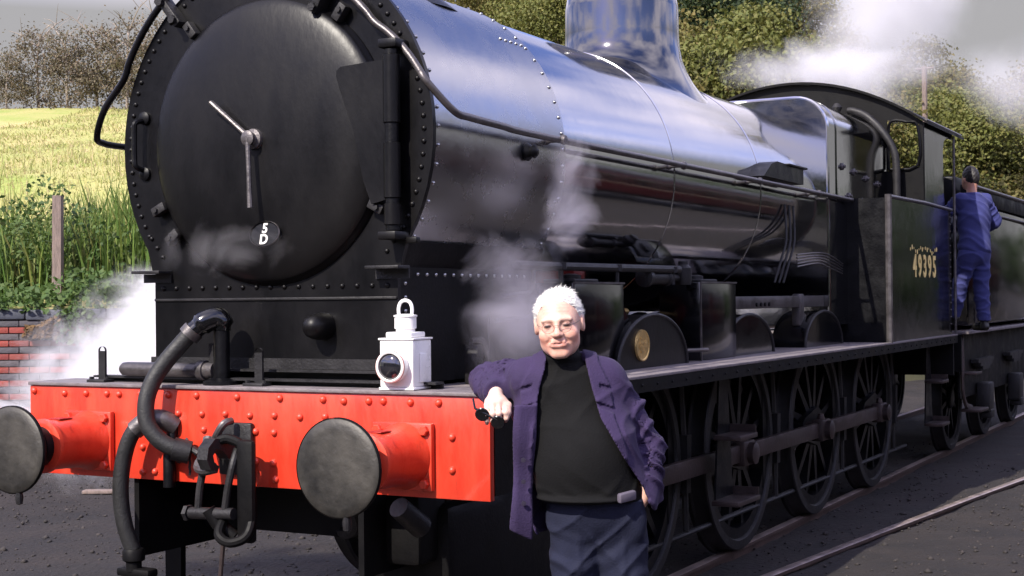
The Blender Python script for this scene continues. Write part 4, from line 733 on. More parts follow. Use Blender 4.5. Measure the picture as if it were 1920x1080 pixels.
# ================================================================ lamp standing on the footplate
lp = thing('oil_lamp', 'white enamelled railway oil lamp with dark round lens standing on the footplate', 'lamp', (.815, .085, 1.317), R(4))
part('lamp_body', MB().box(-.078, .078, -.082, .082, .012, .205, .006), M_WHITE, lp)
part('lamp_base', MB().box(-.082, .082, -.086, .086, 0, .011, .003), M_WHITE, lp)
part('lamp_shoulder', MB().box(-.083, .083, -.087, .087, .2055, .214, .002).box(-.060, .060, -.064, .064, .2145, .238, .006), M_WHITE, lp)
part('lamp_chimney', MB().lathe([(.040, .238), (.040, .250), (.046, .252), (.046, .300), (.050, .301), (.050, .307), (.03, .312), (0, .313)], (0, 0, 0), 'z', 28), M_WHITE, lp)
part('lamp_handle', MB().tube(smooth_path([(-.030, 0, .305), (-.032, 0, .335), (-.022, 0, .360), (0, 0, .369), (.022, 0, .360), (.032, 0, .335), (.030, 0, .305)], 5), .0075, 10), M_WHITE, lp)
part('lens_bezel', MB().lathe([(.062, -.082), (.066, -.09), (.066, -.128), (.060, -.133), (.054, -.130), (.054, -.10)], (-.006, 0, .098), 'y', 36, ring=True), M_WHITE, lp)
part('lens', MB().lathe([(.054, -.118)] + [(.054 * math.cos(a), -.118 - .024 * math.sin(a)) for a in np.linspace(.1, PI / 2, 9)], (-.006, 0, .098), 'y', 32), M_GLASS, lp, 80)
part('bezel_ring', MB().lathe([(.0665, -.122), (.068, -.126), (.0665, -.130)], (-.006, 0, .098), 'y', 36, ring=True), mat('lens_ring_red', (.35, .05, .03), .4), lp)
part('side_socket', MB().box(.0785, .086, -.03, .03, .03, .15, .002), M_WHITE, lp)

# ================================================================ carriages standing across the yard (mirrored in the black paint)
M_MAROON = mat('maroon_coach_paint', (.055, .008, .010), .35, var=.2); M_CREAM = mat('coach_cream', (.42, .34, .24), .4, var=.1); M_ROOFG = mat('coach_roof_grey', (.05, .05, .055), .7)
def carriage(y0, label):
    c = thing('railway_carriage', label, 'carriage', (9.5, y0, 0), 0, 'carriages across the yard')
    part('body', MB().box(-1.35, 1.35, 0, 17.5, 1.0, 3.35, .08), M_MAROON, c); part('waist_band', MB().box(-1.362, -1.351, .1, 17.4, 2.0, 2.06), M_CREAM, c)
    part('roof', MB().prism([(-1.4, 3.351), (1.4, 3.351), (1.25, 3.6), (.8, 3.82), (0, 3.9), (-.8, 3.82), (-1.25, 3.6)], 'y', -.05, 17.55), M_ROOFG, c)
    for k in range(9): part('window', MB().box(-1.366, -1.35, .9 + 1.8 * k, 2.1 + 1.8 * k, 2.15, 2.95, .004), M_GLASS, c)
    part('underframe', MB().box(-1.1, 1.1, .2, 17.3, .75, .99), M_SOOT, c)
    for y in (1.6, 4.2, 13.3, 15.9):
        for s in (-1, 1): part('wheel', MB().lathe([(.46, -.06), (.46, .06)], (s * .75, y, .46), 'x', 24), M_SOOT, c)
carriage(-2.0, 'nearest maroon carriage standing across the yard on the right'); carriage(16.2, 'second maroon carriage farther along the yard on the right')
# ================================================================ people, grown as smooth implicit surfaces
def v3(*a): return np.array(a, np.float32)
def s_cap(P, a, b, ra, rb=None):
    a = v3(*a); b = v3(*b); rb = ra if rb is None else rb; ab = b - a; t = np.clip(((P - a) @ ab) / float(ab @ ab), 0, 1)
    return np.linalg.norm(P - a - t[:, None] * ab, axis=1) - (ra + (rb - ra) * t)
def s_ell(P, c, r, rot=None):
    q = P - v3(*c)
    if rot is not None: q = q @ rot
    r = v3(*r); k0 = np.linalg.norm(q / r, axis=1); k1 = np.linalg.norm(q / (r * r), axis=1) + 1e-9; return k0 * (k0 - 1) / k1
def smn(a, b, k):
    h = np.clip(.5 + .5 * (b - a) / k, 0, 1); return b * (1 - h) + a * h - k * h * (1 - h)
def smx(a, b, k): return -smn(-a, -b, k)
def chain(P, pts, rs, k=.02):
    d = None
    for i in range(len(pts) - 1):
        e = s_cap(P, pts[i], pts[i + 1], rs[i], rs[i + 1]); d = e if d is None else smn(d, e, k)
    return d
def along(P, a, b):
    a = v3(*a); b = v3(*b); ab = b - a; L = float(np.linalg.norm(ab)); u = ab / L; t = (P - a) @ u; q = P - a - t[:, None] * u; return t, L, q
def fold(P, a, b, n, amp, ph=0., tw=2.):
    """cloth folds running round a limb"""
    t, L, q = along(P, a, b); w = np.arctan2(q @ v3(0, 0, 1) + q @ v3(0, 1, 0) * .6, q @ v3(1, .2, 0)); m = np.clip(1 - np.abs(t / L - .5) * 1.6, 0, 1)
    return -amp * m * np.maximum(0, np.sin(t / L * n * 2 * PI + tw * np.sin(w + ph) + ph + 1.3 * np.sin(9 * t + ph))) ** 1.5
def crumple(P, f, amp, ph=0.):
    x, y, z = P[:, 0] * f, P[:, 1] * f, P[:, 2] * f
    return amp * (np.sin(x * 1.1 + 1.7 * np.sin(z * .8 + ph) + ph) * np.sin(y * .9 - z * .7 + ph * 1.3) + .6 * np.sin(2.1 * z + 1.4 * x + 2 * np.sin(y + ph)))
def ridge(P, k, amp, ph=0., warp=1.2, pw=3.):
    u = P @ v3(*k) + ph + warp * np.sin(P @ v3(k[2] * .35, k[0] * .4, k[1] * .3 + 5) + ph) + .5 * warp * np.sin(P @ v3(-k[1] * .8, k[2] * .5, k[0] * .6) * 1.3 + 2 * ph); return -amp * (1 - np.abs(np.sin(u))) ** pw
def surface(fn, lo, hi, h):
    lo = np.array(lo, np.float32); n4 = np.ceil((np.array(hi) - lo) / (4 * h)).astype(int) + 1; H = 4 * h
    g = np.stack(np.meshgrid(*[np.arange(k) for k in n4], indexing='ij'), -1).reshape(-1, 3).astype(np.float32)
    fc = fn(lo + (g + .5) * H - h * .5).reshape(n4); act = np.abs(fc) < H * 1.75
    f = np.repeat(np.repeat(np.repeat(fc, 4, 0), 4, 1), 4, 2).astype(np.float32)
    idx = np.argwhere(act); off = np.stack(np.meshgrid(*[np.arange(4)] * 3, indexing='ij'), -1).reshape(-1, 3)
    for s0 in range(0, len(idx), 8000):
        q = (idx[s0:s0 + 8000, None, :] * 4 + off[None]).reshape(-1, 3); f[q[:, 0], q[:, 1], q[:, 2]] = fn(lo + q.astype(np.float32) * h)
    ins = f < 0; nx, ny, nz = f.shape
    c = np.zeros((nx - 1, ny - 1, nz - 1), np.int8)
    for a in (0, 1):
        for b in (0, 1):
            for d in (0, 1): c += ins[a:nx - 1 + a, b:ny - 1 + b, d:nz - 1 + d]
    cells = np.argwhere((c > 0) & (c < 8)); vid = np.full(c.shape, -1, np.int64); vid[tuple(cells.T)] = np.arange(len(cells))
    acc = np.zeros((len(cells), 3)); cnt = np.zeros(len(cells)); cor = [np.array([a, b, d]) for a in (0, 1) for b in (0, 1) for d in (0, 1)]
    for i in range(8):
        for j in range(i + 1, 8):
            if np.abs(cor[i] - cor[j]).sum() != 1: continue
            A = cells + cor[i]; B_ = cells + cor[j]; fa = f[tuple(A.T)]; fb = f[tuple(B_.T)]; m = (fa < 0) != (fb < 0)
            t = np.where(m, fa / np.where(m, fa - fb, 1), 0); acc += np.where(m[:, None], A + (B_ - A) * t[:, None], 0); cnt += m
    V = lo + (acc / cnt[:, None]) * h; F = []
    for ax in range(3):
        sl0 = [slice(None)] * 3; sl1 = [slice(None)] * 3; sl0[ax] = slice(0, -1); sl1[ax] = slice(1, None)
        e = np.argwhere(ins[tuple(sl0)] != ins[tuple(sl1)]); o1, o2 = [k for k in range(3) if k != ax]
        e = e[(e[:, o1] > 0) & (e[:, o2] > 0) & (e[:, o1] < c.shape[o1]) & (e[:, o2] < c.shape[o2])]
        def cell(a, b): q = e.copy(); q[:, o1] -= a; q[:, o2] -= b; return vid[tuple(q.T)]
        Q = np.stack([cell(1, 1), cell(0, 1), cell(0, 0), cell(1, 0)], 1); flip = ins[tuple(e.T)] ^ (ax == 1); Q[~flip] = Q[~flip][:, ::-1]; F.append(Q)
    F = np.concatenate(F); F = F[(F >= 0).all(1)]; return V, F
def grow(name, fn, lo, hi, h, m_, parent, paint=None):
    V, F = surface(fn, lo, hi, h); me = np_mesh(name, V, F, True)
    if paint:
        ca = me.color_attributes.new('tint', 'FLOAT_COLOR', 'POINT'); ca.data.foreach_set('color', paint(V.astype(np.float32)).astype(np.float32).ravel())
    return link(name, me, m_, parent)
def skin_mat():
    m = bpy.data.materials.new('skin'); m.use_nodes = True; N = m.node_tree.nodes; L = m.node_tree.links; b = N['Principled BSDF']; a = N.new('ShaderNodeVertexColor'); a.layer_name = 'tint'
    L.new(a.outputs[0], b.inputs['Base Color']); b.inputs['Roughness'].default_value = .5; b.inputs['Subsurface Weight'].default_value = .12; b.inputs['Subsurface Radius'].default_value = (.012, .005, .003); return m
M_SKIN = skin_mat()
def cloth(name, c, rough=.85, sheen=.2, sc=150):
    m = mat(name, c, rough, var=.14, vscale=9, bump=.002, bscale=sc, rvar=.05, spec=.25); m.node_tree.nodes['Principled BSDF'].inputs['Sheen Weight'].default_value = sheen; return m
M_JACKET = cloth('purple_cotton', (.034, .022, .064), .85, .03); M_KNIT = cloth('black_knit', (.003, .0029, .0033), .9, .0); M_NAVY = cloth('navy_trouser_cloth', (.011, .013, .030), .85, .0); M_BLUE = cloth('blue_overall_cotton', (.042, .047, .16), .85, .05)
M_HAIR = mat('white_hair', (.80, .78, .74), .6, var=.12, vscale=40, bump=.004, bscale=120); M_SHOE = mat('black_shoe', (.012, .011, .011), .4); M_WIRE = mat('spectacle_wire', (.10, .08, .06), .5, metal=.3); M_DKHAIR = mat('dark_hair', (.012, .009, .008), .6, var=.3)
def head_sdf(P, R_, c):
    q = (P - v3(*c)) @ R_ * v3(1 / 1.09, 1, 1.02)
    d = s_ell(q, (0, .018, .036), (.076, .097, .088)); d = smn(d, s_ell(q, (0, -.018, -.03), (.067, .078, .088)), .03); d = smn(d, s_ell(q, (0, -.030, -.072), (.059, .054, .046)), .03)
    d = smn(d, s_cap(q, (-.012, -.076, -.104), (.012, -.076, -.104), .017), .025)
    for s in (-1, 1):
        d = smn(d, s_ell(q, (s * .038, -.066, -.032), (.026, .024, .024)), .022); d = smn(d, s_cap(q, (s * .012, -.088, .026), (s * .045, -.078, .024), .010, .009), .014)
        d = smx(d, -s_ell(q, (s * .031, -.106, .005), (.019, .022, .012)), .014); d = smn(d, s_ell(q, (s * .031, -.081, .004), (.0145, .0125, .0115)), .005)
        d = smn(d, s_cap(q, (s * .015, -.088, -.011), (s * .042, -.080, -.010), .006, .005), .008)
        d = smn(d, s_ell(q, (s * .079, .012, -.002), (.010, .024, .034)), .010); d = smx(d, -s_ell(q, (s * .09, .008, .0), (.007, .013, .02)), .006)
    d = smn(d, s_cap(q, (0, -.090, .016), (0, -.112, -.026), .008, .0125), .013)
    for s in (-1, 1): d = smn(d, s_ell(q, (s * .0125, -.103, -.030), (.0095, .011, .009)), .007)
    d = smn(d, s_ell(q, (0, -.088, -.058), (.032, .016, .022)), .015)
    d = smn(d, s_cap(q, (-.021, -.096, -.0555), (.021, -.096, -.0555), .0055), .006); d = smn(d, s_cap(q, (-.019, -.0965, -.0695), (.019, -.0965, -.0695), .0065), .007)
    for s in (-1, 1):
        d = smx(d, -s_cap(q, (0, -.1045, -.0645), (s * .029, -.092, -.0565), .0030), .004); d = smx(d, -s_cap(q, (s * .020, -.1015, -.036), (s * .037, -.087, -.060), .0035), .009)
    return d
def face_tint(V, R_, c, base=(.68, .44, .35)):
    q = (V - v3(*c)) @ R_ * v3(1 / 1.09, 1, 1.02); T = np.tile(np.array([*base, 1.], np.float32), (len(V), 1))
    def mix(mask, col): T[:, :3] = T[:, :3] * (1 - mask[:, None]) + np.array(col, np.float32) * mask[:, None]
    g = lambda c_, r: np.exp(-(((q - v3(*c_)) / v3(*r)) ** 2).sum(1))
    for s in (-1, 1):
        mix(.6 * g((s * .045, -.07, -.045), (.03, .03, .032)), (.66, .24, .16)); mix(.6 * g((s * .03, -.094, .008), (.026, .02, .014)), (.34, .15, .12))
        mix(np.clip(1.7 * g((s * .031, -.094, .0035), (.0135, .016, .0058)), 0, 1), (.018, .013, .016)); mix(.55 * g((s * .032, -.095, .024), (.02, .02, .006)), (.50, .40, .34))
        mix(.8 * g((s * .0085, -.106, -.037), (.005, .012, .004)), (.10, .03, .025))
    mix(.35 * g((0, -.11, -.02), (.016, .02, .022)), (.66, .25, .18)); mix(.75 * g((0, -.1, -.064), (.028, .014, .0115)), (.55, .17, .15)); mix(.85 * g((0, -.102, -.064), (.024, .02, .0028)), (.16, .05, .05)); mix(.5 * g((0, -.09, -.095), (.055, .045, .024)), (.62, .30, .22))
    nz_ = np.sin(V[:, 0] * 310 + 3 * np.sin(V[:, 2] * 170)) * np.sin(V[:, 2] * 260 + 2 * np.sin(V[:, 1] * 210)); T[:, :3] *= (1 + .06 * nz_)[:, None] * np.array([1, .97, .95]); T[:, 1:3] *= (1 - .08 * np.clip(np.sin(V[:, :1] * 95 + V[:, 2:3] * 60), 0, 1))
    for zf in (.052, .064, .076): mix(.35 * np.exp(-((q[:, 2] - zf - .004 * np.cos(q[:, 0] * 40)) / .0022) ** 2) * (q[:, 1] < -.05) * (np.abs(q[:, 0]) < .045), (.48, .24, .18))
    for s in (-1, 1): mix(.4 * g((s * .057, -.07, .0), (.012, .02, .008)), (.46, .22, .17)); mix(.45 * g((s * .031, -.093, -.014), (.016, .02, .004)), (.46, .22, .18))
    return T
# ---------------------------------------------------------------- the man leaning on the buffer beam
MDEP = 5.40
man_o = OH + DH * MDEP + RH * ((1062 - 960) / 2715.67 * MDEP); GROUND_M = GZ
man = thing('person', 'smiling white-haired person in purple jacket and black polo-neck leaning on the red buffer beam', 'person', (man_o.x, man_o.y, 0), YAW)
W2L = Matrix.Rotation(-YAW, 3, 'Z')
def loc_of(x, y, z): q = W2L @ (Vector((x, y, 0)) - Vector((man_o.x, man_o.y, 0))); return (q.x, q.y, z)
HC = (-.030, -.03, 1.592); HRm = (Matrix.Rotation(R(-5), 3, 'Y') @ Matrix.Rotation(R(-7), 3, 'Z') @ Matrix.Rotation(R(4), 3, 'X')); HR = np.array(HRm, np.float32)
S1, S2 = (-.172, .03, 1.388), (.170, .03, 1.368)
E1 = (-.302, .285, 1.368); W1 = (-.268, .045, 1.335)
E2, W2 = (.300, .085, 1.115), (.268, -.03, .945)
PEL = (.105, .0, .93)
def hand1(P):
    # relaxed hand drooping from the wrist, back of the hand to the viewer
    w = (-.268, .045, 1.335); kn = [(-.300 + .0215 * i, -.022 - .006 * (1.5 - abs(i - 1.5)), 1.296 + .004 * (1.5 - abs(i - 1.5))) for i in range(4)]
    d = s_cap(P, w, (-.268, .02, 1.325), .028, .028); d = smn(d, s_ell(P, (-.268, -.004, 1.308), (.042, .036, .021)), .02)
    for i, k in enumerate(kn):
        ln = (.040, .045, .043, .034)[i]; p2 = (k[0] - .002 + .002 * i, k[1] - .018, k[2] - ln * .80); p3 = (p2[0] + .001, p2[1] + .010, p2[2] - ln * .62); p4 = (p3[0], p3[1] + .015, p3[2] - .012)
        d = smn(d, s_cap(P, (-.268 + (k[0] + .268) * .6, .005, 1.312), k, .011, .0115), .010); f = chain(P, [k, p2, p3, p4], [.0112, .0102, .0092, .008], .006); d = smn(d, f, .0045)
    th = chain(P, [(-.243, .012, 1.312), (-.222, -.016, 1.292), (-.222, -.030, 1.266), (-.228, -.036, 1.246)], [.015, .0135, .0115, .0095], .008); return smn(d, th, .008)
def man_body(P):
    d = head_sdf(P, HR, HC); d = smn(d, s_cap(P, (-.01, .02, 1.40), (-.022, .005, 1.53), .056, .054), .03)
    t = s_ell(P, (.02, .03, 1.25), (.17, .11, .21)); t = smn(t, s_ell(P, (.07, -.01, 1.05), (.16, .13, .17)), .08); t = smn(t, s_ell(P, PEL, (.155, .105, .12)), .08); t = smn(t, s_cap(P, S1, S2, .05), .05); d = smn(d, t, .03)
    d = smn(d, chain(P, [S1, E1, W1], [.036, .028, .025]), .02); d = smn(d, chain(P, [S2, E2, W2], [.045, .038, .028]), .02); d = smn(d, hand1(P), .010)
    h2 = s_ell(P, (.232, -.062, .86), (.026, .020, .055)); h2 = smn(h2, s_cap(P, W2, (.240, -.06, .89), .026, .026), .02); d = smn(d, h2, .015)
    for s, hx, kx, ax_ in ((-1, .02, .015, .0), (1, .19, .205, .22)):
        d = smn(d, chain(P, [(hx, .0, .86), (kx, -.02, .47), (ax_, .02, .06)], [.078, .052, .04]), .03); d = smn(d, s_ell(P, (ax_, -.06, -.02), (.038, .11, .035)), .02)
    return d
def man_tint(V):
    T = face_tint(V, HR, HC); k = (np.linalg.norm(V - v3(-.265, -.01, 1.29), axis=1) < .16); T[k, :3] = np.array([.72, .48, .40]); return T
grow('body', man_body, (-.42, -.26, -.08), (.42, .36, 1.76), .0045, M_SKIN, man, man_tint)
# hair
def hairline(q):
    x, y, z = q[:, 0], q[:, 1], q[:, 2]; top = .080 + np.clip((y + .06) * -.0, 0, 1); side = np.interp(y, [-.10, -.07, -.045, -.02, .01, .12], [.125, .112, .075, .03, -.012, -.06]); return side - .35 * np.clip(np.abs(x) - .06, 0, .02) * 0
def man_hair(P):
    q = (P - v3(*HC)) @ HR * v3(1 / 1.09, 1, 1.02); sk = s_ell(q, (0, .018, .036), (.076, .097, .088)); th = .0035 + .002 * np.clip((q[:, 2] - .02) / .1, 0, 1) + .0018 * np.sin(q[:, 0] * 190 + 4 * np.sin(q[:, 1] * 60)) * np.sin(q[:, 1] * 120 + 2 * np.sin(q[:, 2] * 70)) + .0015 * np.sin(q[:, 2] * 150 + q[:, 0] * 90)
    d = sk - th; return smx(d, hairline(q) - q[:, 2] + .004 * np.sin(q[:, 0] * 230), .008)
hair = grow('hair', man_hair, (-.16, -.16, 1.47), (.10, .13, 1.76), .004, M_HAIR, man)
rh = np.random.default_rng(5); nS = 3400
a = rh.uniform(-1.75, 1.75, nS); b = rh.uniform(-.75, 1.5, nS); Nn = np.stack([np.sin(a) * np.cos(b), np.sin(b), np.cos(a) * np.cos(b)], 1); C0 = np.array([0, .018, .036]); P0 = C0 + Nn * np.array([.076 * 1.09, .097, .088]) * 1.05
hl = np.interp(P0[:, 1], [-.10, -.07, -.045, -.02, .01, .12], [.125, .105, .07, .028, -.012, -.06]); ok = P0[:, 2] > hl; P0 = P0[ok]; Nn = Nn[ok]; nS = len(P0)
comb = np.array([.55, .55, .12]) + rh.normal(0, .38, (nS, 3)); comb -= (comb * Nn).sum(1, keepdims=True) * Nn; comb /= np.linalg.norm(comb, axis=1, keepdims=True)
ln = rh.uniform(.014, .034, (nS, 1)); lift = rh.uniform(.05, .45, (nS, 1)) + .55 * ((P0[:, 2] > .10) & (P0[:, 0] > -.01) & (rh.random(nS) < .35))[:, None]
sd_ = np.cross(Nn, comb) * .00095; p1 = P0 + comb * ln * .5 + Nn * ln * lift * .5; p2 = P0 + comb * ln * .95 + Nn * ln * lift * (.85 - .3 * rh.random((nS, 1))); P0 = P0 - Nn * .003
HV = np.stack([P0 - sd_, P0 + sd_, p1 + sd_ * .9, p1 - sd_ * .9, p2 + sd_ * .25, p2 - sd_ * .25], 1).reshape(-1, 3) @ np.array(HRm).T + np.array(HC)
hw = link('hair_wisps', np_mesh('hair_wisps', HV, (np.array([(0, 1, 2, 3), (3, 2, 4, 5)])[None] + 6 * np.arange(nS)[:, None, None]).reshape(-1, 4), True), M_HAIR, hair); hw['kind'] = 'stuff'
# spectacles
gl = MB()
for s in (-1, 1):
    ring = [HRm @ Vector((s * .031 + .0225 * math.cos(a), -.111 + .006 * abs(math.cos(a)) * (1 if math.cos(a) * s > 0 else 0), -.002 + .0185 * math.sin(a))) + Vector(HC) for a in np.linspace(0, 2 * PI, 25)]; gl.tube(ring, .0008, 5, False)
    gl.tube([HRm @ Vector(p) + Vector(HC) for p in ((s * .0535, -.105, .004), (s * .074, -.06, .008), (s * .084, .01, .012))], .0009, 5)
gl.tube([HRm @ Vector(p) + Vector(HC) for p in ((-.0085, -.1115, .004), (0, -.116, .008), (.0085, -.1115, .004))], .0009, 5)
part('spectacles', gl, M_WIRE, man)
# polo-neck
def torso(P):
    t = s_ell(P, (.015, .035, 1.27), (.195, .128, .20)); t = smn(t, s_ell(P, (.055, -.028, 1.08), (.188, .160, .19)), .09); t = smn(t, s_ell(P, PEL, (.178, .135, .13)), .08); return smn(t, s_cap(P, (S1[0] + .03, .03, 1.40), (S2[0] - .03, .03, 1.385), .055), .06)
def knit(P):
    d = torso(P); d = smn(d, s_cap(P, (-.008, .02, 1.40), (-.021, .002, 1.485), .070, .067), .03); d = smn(d, s_ell(P, (-.018, .004, 1.468), (.074, .074, .026)), .012)
    x, y, z = P[:, 0], P[:, 1], P[:, 2]
    d += -.0055 * np.maximum(0, np.sin(34 * z + 16 * x + 2.2 * np.sin(9 * x + 1))) ** 2 * np.exp(-((z - 1.37) / .07) ** 2) - .006 * np.maximum(0, np.sin(40 * z - 9 * (x - .05) ** 2 * 20 + 1.5 * np.sin(13 * x))) ** 2 * np.exp(-((z - .97) / .05) ** 2) + crumple(P, 16, .0020) + ridge(P, (5, 3, 17), .006, .9, 1.6) * np.clip(1.2 * np.abs(z - 1.12) / .2, .15, 1) + ridge(P, (-14, 3, 12), .006, 2.2, 1.5) * np.clip((z - 1.2) / .1, 0, 1)
    d = smn(d, s_ell(P, (.065, -.03, .955), (.188, .165, .022)), .012)      # hem
    d = smn(d, np.minimum(s_cap(P, S1, (-.205, .10, 1.382), .042), s_cap(P, S2, (.205, .045, 1.30), .042)), .02)
    return smx(d, .94 - z, .006)
grow('sweater', knit, (-.36, -.26, .90), (.38, .24, 1.56), .006, M_KNIT, man)
# trousers
def trousers(P):
    x, y, z = P[:, 0], P[:, 1], P[:, 2]; d = s_ell(P, (.105, .0, .92), (.178, .138, .15)); out = d
    for hx, kx, ax_, ph in ((.022, .018, .0, 0.), (.188, .205, .22, 2.1)):
        L_ = chain(P, [(hx, .005, .87), (kx, -.022, .47), (ax_, .012, .06)], [.098, .074, .066], .04); L_ = L_ + fold(P, (hx, 0, .87), (kx, -.02, .47), 3.2, .010, ph, 2.6) + fold(P, (kx, -.02, .5), (ax_, .01, .03), 4, .009, ph + 1, 2.) - .004 * np.exp(-((x - hx - .01) / .012) ** 2) * (y < 0)
        out = smn(out, L_, .035)
    out += ridge(P, (13, 3, -9), .010, .3) + ridge(P, (15, 4, 5), .008, 1.7) * np.clip((.9 - z) / .1, 0, 1) + crumple(P, 11, .003, .7) - .007 * np.maximum(0, np.sin(38 * (x * .8 - (z - .86) * .9) + 1.)) ** 2 * np.exp(-((z - .80) / .07) ** 2 - ((x - .12) / .09) ** 2)
    pk = s_ell(P, (.238, -.065, .868), (.044, .034, .072)); out = smn(out, pk, .03); out = np.maximum(out, -s_cap(P, (.255, -.045, 1.0), (.285, -.05, .93), .03)) if False else out
    out = smx(out, z - .985, .006); return smx(out, .03 - z, .006)
grow('trousers', trousers, (-.14, -.20, .0), (.36, .20, 1.02), .006, M_NAVY, man)
def belt_fn(P): d = s_ell(P, (.09, -.01, .955), (.186, .158, .15)); return np.maximum(np.maximum(d - .004, -(d + .008)), np.abs(P[:, 2] - .948) - .016)
part('belt_pouch', MB().box(-.040, .040, -.012, .012, -.018, .018, .008), mat('pouch_grey', (.11, .095, .125), .5), man, loc=(.205, -.150, .968), rot=(R(8), R(-6), R(38)))
# jacket
def jacket(P):
    x, y, z = P[:, 0], P[:, 1], P[:, 2]
    t = torso(P) - .017; sk = s_ell(P, (.09, .03, .90), (.235, .165, .22)); t = smn(t, sk, .08)
    t += ridge(P, (16, 5, 9), .010, .6) + ridge(P, (9, 4, -17), .008, 1.9) * np.clip((1.42 - z) / .1, 0, 1) + crumple(P, 13, .0035, .4) + crumple(P, 27, .0018, 1.1) - .011 * np.maximum(0, np.sin(30 * (x + .25 * z) + 2 * np.sin(6 * z))) ** 2 * np.clip((1.15 - z) / .3, 0, 1) * .7
    c1 = crumple(P, 24, .0022, .2) + ridge(P, (10, 26, 12), .010, .4); u1 = s_cap(P, (-.150, .03, 1.388), E1, .068, .060) + fold(P, S1, E1, 4.5, .017, .3) + c1; f1 = s_cap(P, E1, W1, .060, .050) + fold(P, E1, W1, 4, .013, 1.2) + c1
    f1 = smx(f1, (P - v3(*W1)) @ v3(.18, -.97, -.15) - .012, .004); a1 = smn(u1, f1, .03); a1i = np.minimum(u1, f1)
    a2 = crumple(P, 24, .0022, 2.) + ridge(P, (9, 8, 25), .011, 1.3) + chain(P, [(.152, .03, 1.368), E2, W2], [.070, .064, .058], .03) + fold(P, S2, E2, 4, .016, 2.0, 2.4) + fold(P, E2, W2, 3.6, .022, .8, 2.8); a2 = smn(a2, s_cap(P, (.300, .03, .99), (.312, .06, .93), .052, .048), .03); a2 = smx(a2, .908 - z + .25 * (x - .3), .004)
    core = t
    zl = np.array([.70, .82, .95, 1.10, 1.25, 1.36, 1.44, 1.55]); xl = np.interp(z, zl, [-.155, -.150, -.148, -.142, -.125, -.105, -.082, -.070]); xr = np.interp(z, zl, [.36, .34, .30, .20, .115, .085, .068, .05])
    opening = np.maximum(np.maximum(xl - x, x - xr), y - .03); sh = np.maximum(core, -(core + .013)); sh = smx(sh, -opening, .005); sh = smx(sh, np.interp(x, [-.25, -.1, .1, .3], [.81, .80, .84, .90]) - z, .005); sh = smx(sh, z - 1.475, .006)
    sl = np.minimum(np.maximum(a1, -(a1 + .010)), np.maximum(a2, -(a2 + .010))); inner = np.minimum(a1, a2) + .010
    sh = np.maximum(sh, -inner) ; d = smn(sh, np.maximum(sl, -(core + .011)), .02)
    # lapels: raised strips folded back along the opening, with a notch
    lw = np.interp(z, [1.06, 1.14, 1.30, 1.37, 1.45], [.0, .03, .062, .07, .05]); lapL = np.maximum(np.maximum(x - xl, xl - lw - x), np.maximum(y - .02, 1.10 - z)); lapR = np.maximum(np.maximum(xr - x, x - xr - lw), np.maximum(y - .02, 1.10 - z))
    lap = np.maximum(np.minimum(lapL, lapR), np.maximum(core - .010, -(core - .001)))
    for s, xe in ((-1, xl), (1, xr)): lap = np.maximum(lap, -np.maximum(np.abs(z - 1.352 + s * 0 + .35 * (np.abs(x - xe) - .07)) - .009, .030 - np.abs(x - xe)))
    col = np.maximum(np.abs(s_cap(P, (-.008, .035, 1.40), (-.015, .02, 1.50), .090, .082)) - .007, np.maximum(np.maximum(1.41 - z, z - 1.488 + .35 * np.clip(-y, 0, .1)), -.022 - y * 1.0 + .0))
    tz = np.clip((1.30 - z) / .5, 0, 1); px_ = -.158 - .022 * tz; py_ = -.118 + .055 * tz + .012 * np.sin(z * 22 + x * 14) + .25 * np.abs(x - px_ + .02)
    panel = smx(smx(np.abs(y - py_) - .007, np.abs(x - px_) - (.040 + .004 * np.sin(z * 17)), .006), smx(z - 1.30, .805 + .5 * np.clip(px_ + .02 - x, -.1, .1) - z, .006), .006)
    d = smn(d, panel, .018); d = smn(d, lap, .005); return smn(d, col, .012)
jk = grow('jacket', jacket, (-.44, -.28, .77), (.46, .40, 1.53), .0058, M_JACKET, man)
bt = MB().lathe([(0, -.004), (.009, -.003), (.009, .001), (0, .002)], (0, 0, 0), 'y', 12).mesh('button'); bt.materials.append(mat('dark_button', (.02, .015, .03), .4))
for z in (1.10, 1.02, .94): link('button', bt, None, jk, (-.168, -.118 + (1.1 - z) * .12, z))
for s, ax_ in ((-1, .0), (1, .22)):
    shoe = lambda P, a=ax_: smx(smn(s_ell(P, (a, -.07, -.015), (.048, .135, .05)), s_ell(P, (a, .02, .03), (.045, .06, .06)), .03), -.068 - P[:, 2], .005)
    grow('shoe', shoe, (ax_ - .08, -.24, -.09), (ax_ + .08, .11, .12), .008, M_SHOE, man)
# dark glasses dangling from his fingers
sg = thing('sunglasses', 'folded black sunglasses held in the hand of the person leaning on the beam', 'sunglasses', (man_o.x, man_o.y, 0), YAW)
M_SG = mat('black_plastic', (.006, .006, .007), .2)
for s in (-1, 1): part('lens_frame', MB().lathe([(.0, -.003), (.024, -.003), (.027, 0), (.024, .003), (0, .003)], (0, 0, 0), 'y', 20), M_SG, sg, loc=(-.318 + .058 * (s + 1) / 2, -.045, 1.262 - .03 * (s + 1) / 2), rot=(R(20), R(25), 0))
part('temple_arm', MB().tube([(-.345, -.04, 1.285), (-.30, -.052, 1.262), (-.25, -.045, 1.235)], .0045, 6).tube([(-.345, -.03, 1.285), (-.352, .01, 1.315)], .004, 6), M_SG, sg)

